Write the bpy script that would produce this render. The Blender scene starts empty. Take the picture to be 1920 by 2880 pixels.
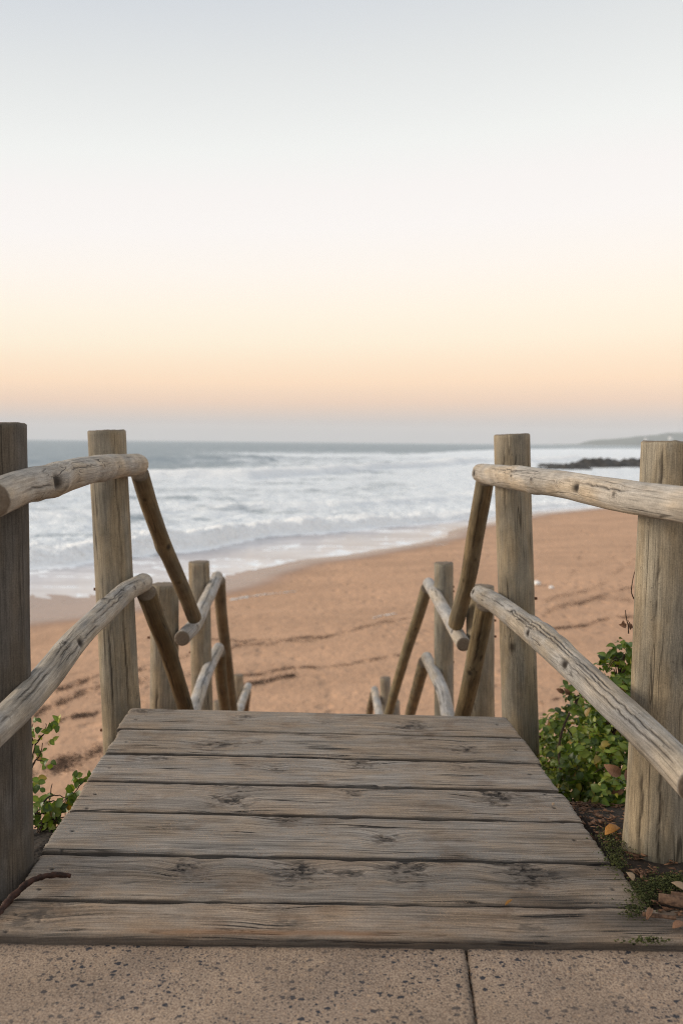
import bpy, math, random
import numpy as np
from mathutils import Vector, Matrix

random.seed(7)
RNG = np.random.default_rng(11)
S = bpy.context.scene
COL = S.collection
R = math.radians

# ------------------------------------------------------------------ camera
W_PX, H_PX, F_PX = 1920.0, 2880.0, 2571.0        # photograph size and focal length in its pixels
CAM = Vector((0.0, 0.0, 0.95))
YAW, PITCH, ROLL = R(2.29), R(4.38), R(0.54)
fwd = Vector((math.sin(YAW) * math.cos(PITCH), math.cos(YAW) * math.cos(PITCH), -math.sin(PITCH)))
rgt0 = fwd.cross(Vector((0, 0, 1))).normalized()
up0 = rgt0.cross(fwd).normalized()
rgt = rgt0 * math.cos(ROLL) + up0 * math.sin(ROLL)
up = up0 * math.cos(ROLL) - rgt0 * math.sin(ROLL)
cam_data = bpy.data.cameras.new('camera')
cam = bpy.data.objects.new('camera', cam_data)
COL.objects.link(cam)
m = Matrix((rgt, up, -fwd)).transposed().to_4x4()
m.translation = CAM
cam.matrix_world = m
cam_data.sensor_fit = 'VERTICAL'
cam_data.sensor_height = 36.0
cam_data.sensor_width = 24.0
cam_data.lens = F_PX / H_PX * 36.0
cam_data.clip_start = 0.05
cam_data.clip_end = 40000
cam_data.dof.use_dof = True
cam_data.dof.focus_distance = 2.30
cam_data.dof.aperture_fstop = 3.5
S.camera = cam

# ------------------------------------------------------------------ sky, sun, exposure
def lin(r, g, b):
    f = lambda c: (c / 255 / 12.92) if c <= 10 else ((c / 255 + 0.055) / 1.055) ** 2.4
    return (f(r), f(g), f(b), 1.0)

SUN_EL, SUN_AZ = R(18), R(-82)        # low, to the photograph's left
world = bpy.data.worlds.new('World')
S.world = world
world.use_nodes = True
nt = world.node_tree
nt.nodes.clear()
tc = nt.nodes.new('ShaderNodeTexCoord')
sep = nt.nodes.new('ShaderNodeSeparateXYZ')
nt.links.new(tc.outputs['Generated'], sep.inputs[0])
mx = nt.nodes.new('ShaderNodeMath'); mx.operation = 'MAXIMUM'; mx.inputs[1].default_value = 0.0
skew = nt.nodes.new('ShaderNodeMath'); skew.operation = 'MULTIPLY_ADD'; skew.inputs[1].default_value = -0.22; skew.inputs[2].default_value = 1.0
nt.links.new(sep.outputs['X'], skew.inputs[0])            # the glow stands a little higher towards the land
skz = nt.nodes.new('ShaderNodeMath'); skz.operation = 'MULTIPLY'
nt.links.new(sep.outputs['Z'], skz.inputs[0]); nt.links.new(skew.outputs[0], skz.inputs[1])
nt.links.new(skz.outputs[0], mx.inputs[0])
pw = nt.nodes.new('ShaderNodeMath'); pw.operation = 'POWER'; pw.inputs[1].default_value = 0.5
nt.links.new(mx.outputs[0], pw.inputs[0])
ramp = nt.nodes.new('ShaderNodeValToRGB')
nt.links.new(pw.outputs[0], ramp.inputs[0])
# elevation in degrees, radiance (the haze box stands in front of the lowest of it)
stops = [(0.0, (.50, .50, .50)), (0.6, (.53, .505, .485)), (1.2, (.60, .525, .48)), (2.45, (.91, .64, .46)), (3.7, (1.06, .765, .52)), (4.9, (1.06, .835, .605)),
         (6.1, (1.05, .905, .70)), (7.9, (1.05, .945, .785)), (10.3, (1.035, .96, .875)), (12.7, (1.0, .955, .92)), (15.0, (.97, .935, .91)), (17.3, (.912, .92, .895)),
         (21.7, (.785, .805, .805)), (25.8, (.668, .703, .745)), (90.0, (.62, .665, .73))]
el = ramp.color_ramp.elements
while len(el) > 1:
    el.remove(el[-1])
for i, (deg, c) in enumerate(stops):
    pos = math.sqrt(math.sin(R(deg)))
    e = el[0] if i == 0 else el.new(pos)
    e.position = pos
    e.color = (*c, 1.0)
sky = nt.nodes.new('ShaderNodeTexSky')
sky.sky_type = 'NISHITA'
sky.sun_disc = False
sky.sun_elevation = SUN_EL
sky.sun_rotation = SUN_AZ
bg_a = nt.nodes.new('ShaderNodeBackground'); bg_a.inputs['Strength'].default_value = 1.04
bg_b = nt.nodes.new('ShaderNodeBackground'); bg_b.inputs['Strength'].default_value = 0.05
nt.links.new(ramp.outputs[0], bg_a.inputs['Color'])
nt.links.new(sky.outputs[0], bg_b.inputs['Color'])
mixw = nt.nodes.new('ShaderNodeMixShader'); mixw.inputs[0].default_value = 0.06
nt.links.new(bg_a.outputs[0], mixw.inputs[1])
nt.links.new(bg_b.outputs[0], mixw.inputs[2])
wo = nt.nodes.new('ShaderNodeOutputWorld')
nt.links.new(mixw.outputs[0], wo.inputs['Surface'])

sun_data = bpy.data.lights.new('sun', 'SUN')
sun_data.energy = 3.0
sun_data.angle = R(17)
sun_data.color = (1.0, 0.86, 0.68)
sun = bpy.data.objects.new('sun', sun_data)
COL.objects.link(sun)
sun_dir = Vector((math.sin(SUN_AZ) * math.cos(SUN_EL), math.cos(SUN_AZ) * math.cos(SUN_EL), math.sin(SUN_EL)))
sun.rotation_euler = sun_dir.to_track_quat('Z', 'Y').to_euler()
sun.location = (-6, 2, 6)

S.view_settings.view_transform = 'Standard'
S.view_settings.look = 'None'
S.view_settings.gamma = 1.0
S.view_settings.use_curve_mapping = False
S.view_settings.exposure = 0.0
S.render.engine = 'CYCLES'
S.cycles.use_denoising = True
S.cycles.denoiser = 'OPENIMAGEDENOISE'
S.cycles.denoising_prefilter = 'NONE'
S.cycles.pixel_filter_type = 'BLACKMAN_HARRIS'
S.cycles.filter_width = 1.05
S.cycles.max_bounces = 6
S.cycles.diffuse_bounces = 3
S.cycles.glossy_bounces = 3
S.cycles.transmission_bounces = 3
S.cycles.volume_bounces = 1
S.cycles.sample_clamp_indirect = 6.0

# ------------------------------------------------------------------ rays through the photograph into the place
def ray(sx, sy):
    return (fwd * F_PX + rgt * (sx - W_PX / 2) - up * (sy - H_PX / 2)).normalized()

def at_y(sx, sy, y):
    d = ray(sx, sy); return CAM + d * ((y - CAM.y) / d.y)

def at_x(sx, sy, x):
    d = ray(sx, sy); return CAM + d * ((x - CAM.x) / d.x)

def at_z(sx, sy, z):
    d = ray(sx, sy); return CAM + d * ((z - CAM.z) / d.z)

# ------------------------------------------------------------------ numpy noise
def _hash(ix, iy, iz, seed):
    h = (ix.astype(np.int64) * 374761393 + iy.astype(np.int64) * 668265263 + iz.astype(np.int64) * 2147483647 + seed * 1274126177) & 0xFFFFFFFF
    h = ((h ^ (h >> 13)) * 1274126177) & 0xFFFFFFFF
    h = (h ^ (h >> 16)) * 2246822519 & 0xFFFFFFFF
    return ((h ^ (h >> 15)) & 0xFFFFFF) / float(0xFFFFFF)

def vnoise(x, y, z=None, seed=0):
    x = np.asarray(x, float); y = np.asarray(y, float)
    x, y, z = np.broadcast_arrays(x, y, 0.0 if z is None else np.asarray(z, float))
    ix, iy, iz = np.floor(x), np.floor(y), np.floor(z)
    fx, fy, fz = x - ix, y - iy, z - iz
    ux, uy, uz = fx * fx * (3 - 2 * fx), fy * fy * (3 - 2 * fy), fz * fz * (3 - 2 * fz)
    out = 0
    for dz in (0, 1):
        wz = uz if dz else 1 - uz
        for dy in (0, 1):
            wy = uy if dy else 1 - uy
            for dx in (0, 1):
                wx = ux if dx else 1 - ux
                out = out + wx * wy * wz * _hash(ix + dx, iy + dy, iz + dz, seed)
    return out                                           # 0..1

def fbm(x, y, z=None, seed=0, oct=4):
    a, t, o = 0.5, 0.0, 0.0
    f = 1.0
    for i in range(oct):
        o = o + a * vnoise(np.asarray(x) * f, np.asarray(y) * f, None if z is None else np.asarray(z) * f, seed + 17 * i)
        t += a; a *= 0.5; f *= 2.03
    return o / t

def smooth(a, b, x):
    t = np.clip((x - a) / (b - a), 0, 1)
    return t * t * (3 - 2 * t)

# ------------------------------------------------------------------ mesh helpers
def make_mesh(name, verts, faces, mat=None, attrs=None, smooth_shade=True):
    """verts (N,3); faces a list of (K,n) integer arrays."""
    verts = np.asarray(verts, np.float32)
    me = bpy.data.meshes.new(name)
    me.vertices.add(len(verts))
    me.vertices.foreach_set('co', verts.ravel())
    if isinstance(faces, np.ndarray):
        faces = [faces]
    faces = [np.asarray(f, np.int32) for f in faces if len(f)]
    loops = np.concatenate([f.ravel() for f in faces])
    tot = np.concatenate([np.full(len(f), f.shape[1], np.int32) for f in faces])
    start = np.concatenate([[0], np.cumsum(tot)[:-1]]).astype(np.int32)
    me.loops.add(len(loops))
    me.loops.foreach_set('vertex_index', loops)
    me.polygons.add(len(tot))
    me.polygons.foreach_set('loop_start', start)
    me.polygons.foreach_set('loop_total', tot)
    me.update(calc_edges=True)
    me.validate()
    if smooth_shade:
        me.polygons.foreach_set('use_smooth', np.ones(len(me.polygons), bool))
    for k, a in (attrs or {}).items():
        a = np.asarray(a, np.float32)
        if a.ndim == 2:
            at = me.attributes.new(k, 'FLOAT_VECTOR', 'POINT'); at.data.foreach_set('vector', a.ravel())
        else:
            at = me.attributes.new(k, 'FLOAT', 'POINT'); at.data.foreach_set('value', a)
    if mat:
        me.materials.append(mat)
    return me

def grid_faces(n, m_, wrap=False, off=0):
    i = np.arange(n - 1)[:, None]
    j = np.arange(m_ if wrap else m_ - 1)[None, :]
    j2 = (j + 1) % m_
    return np.stack([i * m_ + j, i * m_ + j2, (i + 1) * m_ + j2, (i + 1) * m_ + j], -1).reshape(-1, 4) + off

def link(name, me, parent=None, color=None):
    o = bpy.data.objects.new(name, me)
    COL.objects.link(o)
    if parent:
        o.parent = parent
        o.matrix_parent_inverse = Matrix.Translation(-parent.location)
    if color:
        o.color = (*color, 1.0)
    return o

def empty(name, loc=(0, 0, 0)):
    o = bpy.data.objects.new(name, None)
    o.location = loc
    o.empty_display_size = 0.2
    COL.objects.link(o)
    return o

def tag(o, label=None, cat=None, group=None, kind=None):
    for k, v in (('label', label), ('category', cat), ('group', group), ('kind', kind)):
        if v:
            o[k] = v
    return o

# ------------------------------------------------------------------ node helpers
class N:
    def __init__(self, name):
        self.mat = bpy.data.materials.new(name)
        self.mat.use_nodes = True
        self.t = self.mat.node_tree
        self.t.nodes.clear()
        self.out = self.t.nodes.new('ShaderNodeOutputMaterial')
    def put(self, sock, v):
        if v is None:
            return
        if hasattr(v, 'is_output') or isinstance(v, bpy.types.NodeSocket):
            self.t.links.new(v, sock)
        else:
            if hasattr(sock.default_value, '__len__') and not hasattr(v, '__len__'):
                v = (v,) * len(sock.default_value)
            if hasattr(sock.default_value, '__len__') and len(sock.default_value) == 4 and len(v) == 3:
                v = (*v, 1.0)
            sock.default_value = v
    def attr(self, name, kind='GEOMETRY'):
        n = self.t.nodes.new('ShaderNodeAttribute'); n.attribute_name = name; n.attribute_type = kind
        return n
    def fac(self, name):
        return self.attr(name).outputs['Fac']
    def vec(self, name):
        return self.attr(name).outputs['Vector']
    def math(self, op, a, b=None, c=None, clamp=False):
        n = self.t.nodes.new('ShaderNodeMath'); n.operation = op; n.use_clamp = clamp
        self.put(n.inputs[0], a)
        if b is not None: self.put(n.inputs[1], b)
        if c is not None: self.put(n.inputs[2], c)
        return n.outputs[0]
    def vmath(self, op, a, b):
        n = self.t.nodes.new('ShaderNodeVectorMath'); n.operation = op
        self.put(n.inputs[0], a); self.put(n.inputs[1], b)
        return n.outputs[0]
    def noise(self, vec, scale=1.0, detail=2.0, rough=0.5, dist=0.0):
        n = self.t.nodes.new('ShaderNodeTexNoise')
        self.put(n.inputs['Vector'], vec); self.put(n.inputs['Scale'], scale)
        self.put(n.inputs['Detail'], detail); self.put(n.inputs['Roughness'], rough); self.put(n.inputs['Distortion'], dist)
        return n.outputs['Fac']
    def voro(self, vec, scale=1.0, feature='F1', rand=1.0):
        n = self.t.nodes.new('ShaderNodeTexVoronoi'); n.feature = feature
        self.put(n.inputs['Vector'], vec); self.put(n.inputs['Scale'], scale); self.put(n.inputs['Randomness'], rand)
        return n
    def rng(self, v, a, b, c=0.0, d=1.0, smooth_=True):
        n = self.t.nodes.new('ShaderNodeMapRange')
        n.interpolation_type = 'SMOOTHSTEP' if smooth_ else 'LINEAR'
        self.put(n.inputs[0], v)
        for i, x in enumerate((a, b, c, d)):
            self.put(n.inputs[i + 1], x)
        return n.outputs[0]
    def mix(self, f, a, b, blend='MIX'):
        n = self.t.nodes.new('ShaderNodeMix'); n.data_type = 'RGBA'; n.blend_type = blend
        self.put(n.inputs[0], f); self.put(n.inputs[6], a); self.put(n.inputs[7], b)
        return n.outputs[2]
    def scale(self, col, f):
        n = self.t.nodes.new('ShaderNodeVectorMath'); n.operation = 'SCALE'
        self.put(n.inputs[0], col); self.put(n.inputs['Scale'], f)
        return n.outputs[0]
    def bump(self, h, strength=0.4, dist=0.002, normal=None):
        n = self.t.nodes.new('ShaderNodeBump')
        self.put(n.inputs['Height'], h); self.put(n.inputs['Strength'], strength); self.put(n.inputs['Distance'], dist)
        if normal is not None: self.put(n.inputs['Normal'], normal)
        return n.outputs[0]
    def coord(self, which='Object'):
        return self.t.nodes.new('ShaderNodeTexCoord').outputs[which]
    def pos(self):
        return self.t.nodes.new('ShaderNodeNewGeometry').outputs['Position']
    def info(self, which):
        return self.t.nodes.new('ShaderNodeObjectInfo').outputs[which]
    def bsdf(self, color, rough=0.6, normal=None, spec=0.3, metal=0.0, **kw):
        n = self.t.nodes.new('ShaderNodeBsdfPrincipled')
        self.put(n.inputs['Base Color'], color); self.put(n.inputs['Roughness'], rough)
        self.put(n.inputs['Specular IOR Level'], spec); self.put(n.inputs['Metallic'], metal)
        if normal is not None: self.put(n.inputs['Normal'], normal)
        for k, v in kw.items(): self.put(n.inputs[k], v)
        self.t.links.new(n.outputs[0], self.out.inputs['Surface'])
        return n

# ------------------------------------------------------------------ materials
def mat_log():
    q = N('weathered_log')
    gv = q.vec('gv'); base = q.info('Color')
    fine = q.noise(q.vmath('MULTIPLY', gv, (420, 420, 16)), detail=2)
    mid = q.noise(q.vmath('MULTIPLY', gv, (120, 120, 6)), detail=3, rough=0.6)
    big = q.noise(q.vmath('MULTIPLY', gv, (16, 16, 4)), detail=3)
    blot = q.noise(q.vmath('MULTIPLY', gv, (9, 9, 7)), detail=3, rough=0.65)
    cn = q.noise(q.vmath('MULTIPLY', gv, (44, 44, 1.3)), detail=1.5, rough=0.4)
    ca = q.math('ABSOLUTE', q.math('SUBTRACT', cn, 0.5))
    cm = q.rng(q.noise(q.vmath('MULTIPLY', gv, (20, 20, 2.6)), detail=2), 0.48, 0.62, 0.0, 0.72)
    crack = q.math('MULTIPLY', q.rng(ca, 0.004, 0.020, 1.0, 0.0), cm)
    v = q.math('ADD', q.rng(mid, 0.28, 0.72, 0.83, 1.14), q.rng(fine, 0.28, 0.72, -0.17, 0.17))
    grey = q.scale(base, 1.0)
    warm = q.mix(1.0, base, (1.08, 1.0, 0.88), 'MULTIPLY')
    cool = q.mix(1.0, base, (0.95, 0.98, 1.02), 'MULTIPLY')
    col = q.mix(q.rng(big, 0.34, 0.66), cool, warm)
    col = q.scale(col, v)
    col = q.scale(col, q.rng(blot, 0.3, 0.7, 0.76, 1.14))
    col = q.scale(col, q.rng(q.noise(q.pos(), 300.0, 3, 0.75), 0.28, 0.72, 0.80, 1.20))
    spot = q.rng(q.noise(q.pos(), 70.0, 3, 0.7), 0.64, 0.72)
    col = q.mix(q.math('MULTIPLY', spot, 0.5), col, (0.05, 0.042, 0.034))
    ends = q.fac('endm')
    rr = q.noise(q.vmath('MULTIPLY', gv, (160, 160, 1)), detail=3)
    endc = q.mix(rr, (0.085, 0.064, 0.046), (0.26, 0.20, 0.145))
    col = q.mix(ends, col, endc)
    col = q.mix(q.math('MULTIPLY', crack, q.math('SUBTRACT', 1.0, ends)), col, (0.022, 0.017, 0.013))
    col = q.mix(q.fac('knot'), col, (0.026, 0.019, 0.014))
    col = q.mix(q.fac('stain'), col, (0.035, 0.034, 0.020))
    h = q.math('ADD', q.math('MULTIPLY', mid, 0.6), q.math('MULTIPLY', fine, 0.35))
    h = q.math('SUBTRACT', h, q.math('MULTIPLY', crack, 1.6))
    q.bsdf(col, 0.82, q.bump(h, 0.55, 0.003), 0.22)
    return q.mat

def mat_plank():
    q = N('weathered_plank')
    gv = q.vec('gv'); base = q.info('Color')
    fine = q.noise(q.vmath('MULTIPLY', gv, (620, 620, 14)), detail=2)
    mid = q.noise(q.vmath('MULTIPLY', gv, (210, 210, 3.5)), detail=2, rough=0.6)
    wide = q.noise(q.vmath('MULTIPLY', gv, (42, 42, 2.6)), detail=3)
    big = q.noise(q.vmath('MULTIPLY', gv, (11, 11, 5.5)), detail=4, rough=0.62)
    blot = q.noise(q.pos(), 7.0, 5, 0.65)
    # thin dark checks follow the grain
    def checks(k, kl, w, mk, lo, hi):
        cn = q.noise(q.vmath('MULTIPLY', gv, (k, k, kl)), detail=1.5, rough=0.4)
        ca = q.math('ABSOLUTE', q.math('SUBTRACT', cn, 0.5))
        cm = q.rng(q.noise(q.vmath('MULTIPLY', gv, (mk, mk, 5.0)), detail=2), lo, hi)
        return q.math('MULTIPLY', q.rng(ca, w * 0.25, w, 1.0, 0.0), cm)
    c1 = checks(60, 1.2, 0.020, 24, 0.50, 0.60)
    c2 = checks(120, 1.6, 0.040, 30, 0.42, 0.58)
    crack = q.math('MAXIMUM', c1, q.math('MULTIPLY', c2, 0.35))
    v = q.math('ADD', q.rng(mid, 0.32, 0.68, 0.76, 1.20), q.rng(fine, 0.30, 0.70, -0.22, 0.22))
    v = q.math('MULTIPLY', v, q.rng(wide, 0.3, 0.7, 0.95, 1.04))
    warm = q.mix(1.0, base, (1.06, 0.95, 0.83), 'MULTIPLY')
    cool = q.mix(1.0, base, (0.98, 1.0, 1.03), 'MULTIPLY')
    col = q.mix(q.rng(big, 0.36, 0.66), cool, warm)
    col = q.mix(q.math('MULTIPLY', q.rng(blot, 0.52, 0.66), 0.55), col, q.mix(1.0, base, (0.72, 0.58, 0.47), 'MULTIPLY'))
    col = q.mix(q.math('MULTIPLY', q.rng(q.noise(q.pos(), 4.0, 5, 0.65), 0.52, 0.68), 0.55), col, q.mix(1.0, base, (1.32, 1.32, 1.33), 'MULTIPLY'))
    iso = q.noise(q.pos(), 330.0, 3, 0.75)
    v = q.math('MULTIPLY', v, q.rng(iso, 0.28, 0.72, 0.78, 1.24))
    col = q.scale(col, v)
    col = q.mix(crack, col, (0.020, 0.016, 0.013))
    # grains of blown sand caught on the boards
    sv = q.voro(q.pos(), 230.0)
    sp = q.math('MULTIPLY', q.rng(sv.outputs['Distance'], 0.22, 0.36, 1.0, 0.0),
                q.rng(q.noise(q.pos(), 8.0, 5, 0.7), 0.42, 0.64))
    sp = q.math('MULTIPLY', sp, q.rng(q.noise(q.pos(), 120.0, 1), 0.46, 0.56))
    sp = q.math('MULTIPLY', sp, q.fac('top'))
    col = q.mix(q.math('MULTIPLY', sp, 0.85), col, (0.46, 0.31, 0.20))
    kf = q.fac('knot')
    body = q.mix(q.rng(q.noise(q.vmath('MULTIPLY', gv, (200, 200, 60)), detail=3, rough=0.7), 0.35, 0.65), (0.045, 0.035, 0.028), (0.150, 0.118, 0.094))
    col = q.mix(q.math('MULTIPLY', q.rng(kf, 0.05, 0.55), 0.80), col, body)
    kn = q.rng(q.math('ADD', kf, q.math('MULTIPLY', q.math('SUBTRACT', q.noise(q.vmath('MULTIPLY', gv, (1.9, 1.9, 1.0)), 80.0, 4, 0.75), 0.5), 1.7)), 0.62, 0.92)
    kn = q.math('MULTIPLY', q.math('MULTIPLY', kn, q.rng(kf, 0.05, 0.30)), 0.85)
    col = q.mix(kn, col, (0.014, 0.011, 0.009))
    col = q.mix(q.fac('stain'), col, (0.028, 0.024, 0.022))
    col = q.mix(q.fac('rust'), col, (0.22, 0.11, 0.05))
    h = q.math('ADD', q.math('MULTIPLY', mid, 0.7), q.math('MULTIPLY', fine, 0.35))
    h = q.math('SUBTRACT', h, q.math('MULTIPLY', crack, 1.6))
    h = q.math('ADD', h, q.math('MULTIPLY', sp, 0.5))
    q.bsdf(col, 0.78, q.bump(h, 0.7, 0.003), 0.25)
    return q.mat

def mat_paving():
    q = N('exposed_aggregate')
    p = q.pos()
    warp = q.vmath('ADD', q.vmath('MULTIPLY', p, (1, 1, 0)), q.scale(q.t.nodes.new('ShaderNodeTexNoise').outputs['Color'], 0.0))
    def flecks(scale, stretch, lo, hi, thr, off):
        pv = q.vmath('ADD', q.vmath('MULTIPLY', p, stretch), off)
        nz = q.t.nodes.new('ShaderNodeTexNoise'); q.put(nz.inputs['Vector'], pv); q.put(nz.inputs['Scale'], scale * 1.6); q.put(nz.inputs['Detail'], 2)
        wv = q.vmath('ADD', pv, q.scale(q.vmath('SUBTRACT', nz.outputs['Color'], (0.5, 0.5, 0.5)), 0.9 / scale))
        vo = q.voro(wv, scale)
        sepc = q.t.nodes.new('ShaderNodeSeparateColor'); q.put(sepc.inputs[0], vo.outputs['Color'])
        size = q.math('MULTIPLY', q.rng(sepc.outputs[0], thr, 1.0, 0.0, 1.0, False), hi)
        return q.math('MULTIPLY', q.math('LESS_THAN', vo.outputs['Distance'], q.math('ADD', size, lo)),
                      q.math('GREATER_THAN', sepc.outputs[0], thr)), sepc
    f1, s1 = flecks(64, (1.0, 1.25, 1), 0.14, 0.27, 0.53, (0, 0, 0))
    f2, s2 = flecks(125, (1.3, 1.0, 1), 0.18, 0.26, 0.45, (3.1, 1.7, 0))
    f3, s3 = flecks(110, (1.0, 1.0, 1), 0.15, 0.30, 0.55, (7.7, 5.2, 0))
    patch = q.rng(q.noise(p, 3.2, 3), 0.36, 0.56, 0.60, 1.0)
    base = q.mix(q.rng(q.noise(p, 260, 3, 0.7), 0.3, 0.7), (0.17, 0.115, 0.080), (0.46, 0.34, 0.245))
    base = q.mix(q.rng(q.noise(p, 5, 5, 0.6), 0.35, 0.65), base, q.mix(1.0, base, (0.78, 0.79, 0.82), 'MULTIPLY'))
    col = q.mix(q.math('MULTIPLY', f3, 0.6), base, q.mix(s3.outputs[1], (0.50, 0.34, 0.22), (0.17, 0.11, 0.08)))
    col = q.mix(q.math('MULTIPLY', f2, q.math('MULTIPLY', patch, 0.85)), col, (0.045, 0.042, 0.045))
    col = q.mix(q.math('MULTIPLY', f1, q.math('MULTIPLY', patch, 0.97)), col, (0.026, 0.028, 0.036))
    col = q.scale(col, q.rng(q.noise(p, 2.6, 5, 0.6), 0.35, 0.65, 0.84, 1.12))
    col = q.mix(q.fac('stain'), col, (0.05, 0.04, 0.03))
    h = q.math('ADD', q.noise(p, 260, 3, 0.7), q.math('MULTIPLY', f1, -0.5))
    q.bsdf(col, 0.8, q.bump(h, 0.55, 0.003), 0.3)
    return q.mat

def mat_sand():
    q = N('beach_sand')
    p = q.pos()
    a = q.noise(p, 2.2, 5, 0.6)
    b = q.noise(p, 60, 3, 0.7)
    c = q.noise(q.vmath('MULTIPLY', p, (1, 1.5, 1)), 0.35, 4, 0.6)
    col = q.mix(a, (0.405, 0.240, 0.145), (0.56, 0.345, 0.217))
    col = q.mix(q.math('MULTIPLY', c, 0.5), col, (0.56, 0.32, 0.19))
    col = q.scale(col, q.rng(b, 0.25, 0.75, 0.86, 1.12))
    col = q.scale(col, q.rng(q.noise(q.vmath('MULTIPLY', p, (0.30, 0.55, 0)), 1.0, 4, 0.55), 0.35, 0.65, 0.90, 1.07))
    soil = q.mix(q.noise(p, 45, 4, 0.7), (0.010, 0.008, 0.006), (0.055, 0.038, 0.026))
    col = q.mix(q.fac('soil'), col, soil)
    wet = q.fac('wet')
    col = q.mix(wet, col, q.mix(1.0, col, (0.50, 0.47, 0.50), 'MULTIPLY'))
    h = q.math('ADD', q.math('MULTIPLY', q.noise(q.vmath('MULTIPLY', p, (1, 0.7, 1)), 3.2, 5, 0.62), 1.0), q.math('MULTIPLY', b, 0.05))
    vo = q.voro(q.vmath('ADD', q.vmath('MULTIPLY', p, (1.0, 0.75, 0.0)), q.scale(q.noise(p, 1.7, 2), 0.25)), 2.4)
    dent = q.math('MULTIPLY', q.rng(vo.outputs['Distance'], 0.12, 0.34, 1.0, 0.0), q.rng(q.noise(q.vmath('MULTIPLY', p, (0.5, 0.22, 0)), 1.0, 3), 0.44, 0.58))
    h = q.math('SUBTRACT', h, q.math('MULTIPLY', dent, 0.5))
    bs = q.math('MULTIPLY', q.math('SUBTRACT', 1.0, wet), 0.85)
    q.bsdf(col, q.rng(wet, 0.0, 1.0, 0.9, 0.22), q.bump(h, bs, 0.12), 0.3)
    return q.mat

def mat_sea():
    q = N('surf_water')
    p = q.pos()
    foam = q.fac('foam'); sh = q.fac('shallow')
    f1 = q.noise(q.vmath('MULTIPLY', p, (0.55, 1.3, 1.0)), 1.0, 5, 0.65)
    f2 = q.noise(q.vmath('MULTIPLY', p, (0.16, 0.42, 0.3)), 1.0, 4, 0.6)
    n = q.math('ADD', q.math('MULTIPLY', f1, 0.55), q.math('MULTIPLY', f2, 0.45))
    th = q.math('SUBTRACT', 1.0, foam)
    fo = q.rng(q.math('SUBTRACT', n, q.math('ADD', q.math('MULTIPLY', th, 0.56), 0.22)), -0.07, 0.11)
    deep = q.mix(q.rng(f2, 0.35, 0.65), (0.155, 0.205, 0.225), (0.27, 0.315, 0.33))
    edge = q.fac('edge')
    film = q.mix(q.rng(f2, 0.38, 0.62), (0.50, 0.445, 0.435), (0.67, 0.625, 0.62))
    film = q.mix(edge, film, (0.54, 0.42, 0.35))
    col = q.mix(sh, deep, film)
    f3 = q.noise(q.vmath('MULTIPLY', p, (1.6, 2.6, 2.0)), 1.0, 4, 0.7)
    thick = q.fac('thick')
    white = q.mix(q.rng(f3, 0.32, 0.62), (0.78, 0.825, 0.86), (0.92, 0.94, 0.955))
    white = q.mix(q.math('MULTIPLY', thick, q.rng(f3, 0.25, 0.5, 0.5, 1.0)), white, (0.97, 0.97, 0.965))
    col = q.mix(q.math('MULTIPLY', fo, q.rng(edge, 0, 1, 1.0, 0.75)), col, white)
    h = q.math('ADD', q.noise(q.vmath('MULTIPLY', p, (0.5, 1.4, 1)), 1.0, 5, 0.62), q.math('MULTIPLY', q.math('MULTIPLY', f3, fo), 0.5))
    nb = q.bump(h, q.rng(sh, 0, 1, 0.9, 0.05), 0.7)
    d = q.t.nodes.new('ShaderNodeBsdfDiffuse'); q.put(d.inputs['Color'], col); q.put(d.inputs['Normal'], nb)
    g = q.t.nodes.new('ShaderNodeBsdfGlossy'); q.put(g.inputs['Color'], (0.9, 0.92, 0.95)); q.put(g.inputs['Roughness'], q.rng(sh, 0, 1, 0.32, 0.12)); q.put(g.inputs['Normal'], nb)
    ms = q.t.nodes.new('ShaderNodeMixShader')
    q.put(ms.inputs[0], q.math('MULTIPLY', q.math('SUBTRACT', 1.0, fo), q.rng(sh, 0, 1, 0.28, 0.42)))
    q.t.links.new(d.outputs[0], ms.inputs[1]); q.t.links.new(g.outputs[0], ms.inputs[2])
    q.t.links.new(ms.outputs[0], q.out.inputs['Surface'])
    return q.mat

def mat_simple(name, c1, c2, scale=20.0, rough=0.8, detail=4, bump=0.4, dist=0.004, spec=0.25, random_mix=0.0, translucent=0.0):
    q = N(name)
    p = q.coord('Object')
    n = q.noise(p, scale, detail, 0.62)
    col = q.mix(q.rng(n, 0.3, 0.7), c1, c2)
    if random_mix:
        col = q.scale(col, q.rng(q.info('Random'), 0, 1, 1 - random_mix, 1 + random_mix, False))
    b = q.bsdf(col, rough, q.bump(n, bump, dist), spec)
    if translucent:
        tr = q.t.nodes.new('ShaderNodeBsdfTranslucent'); q.put(tr.inputs['Color'], q.scale(col, 1.3))
        ms = q.t.nodes.new('ShaderNodeMixShader'); ms.inputs[0].default_value = translucent
        q.t.links.new(b.outputs[0], ms.inputs[1]); q.t.links.new(tr.outputs[0], ms.inputs[2])
        q.t.links.new(ms.outputs[0], q.out.inputs['Surface'])
    return q.mat

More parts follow.
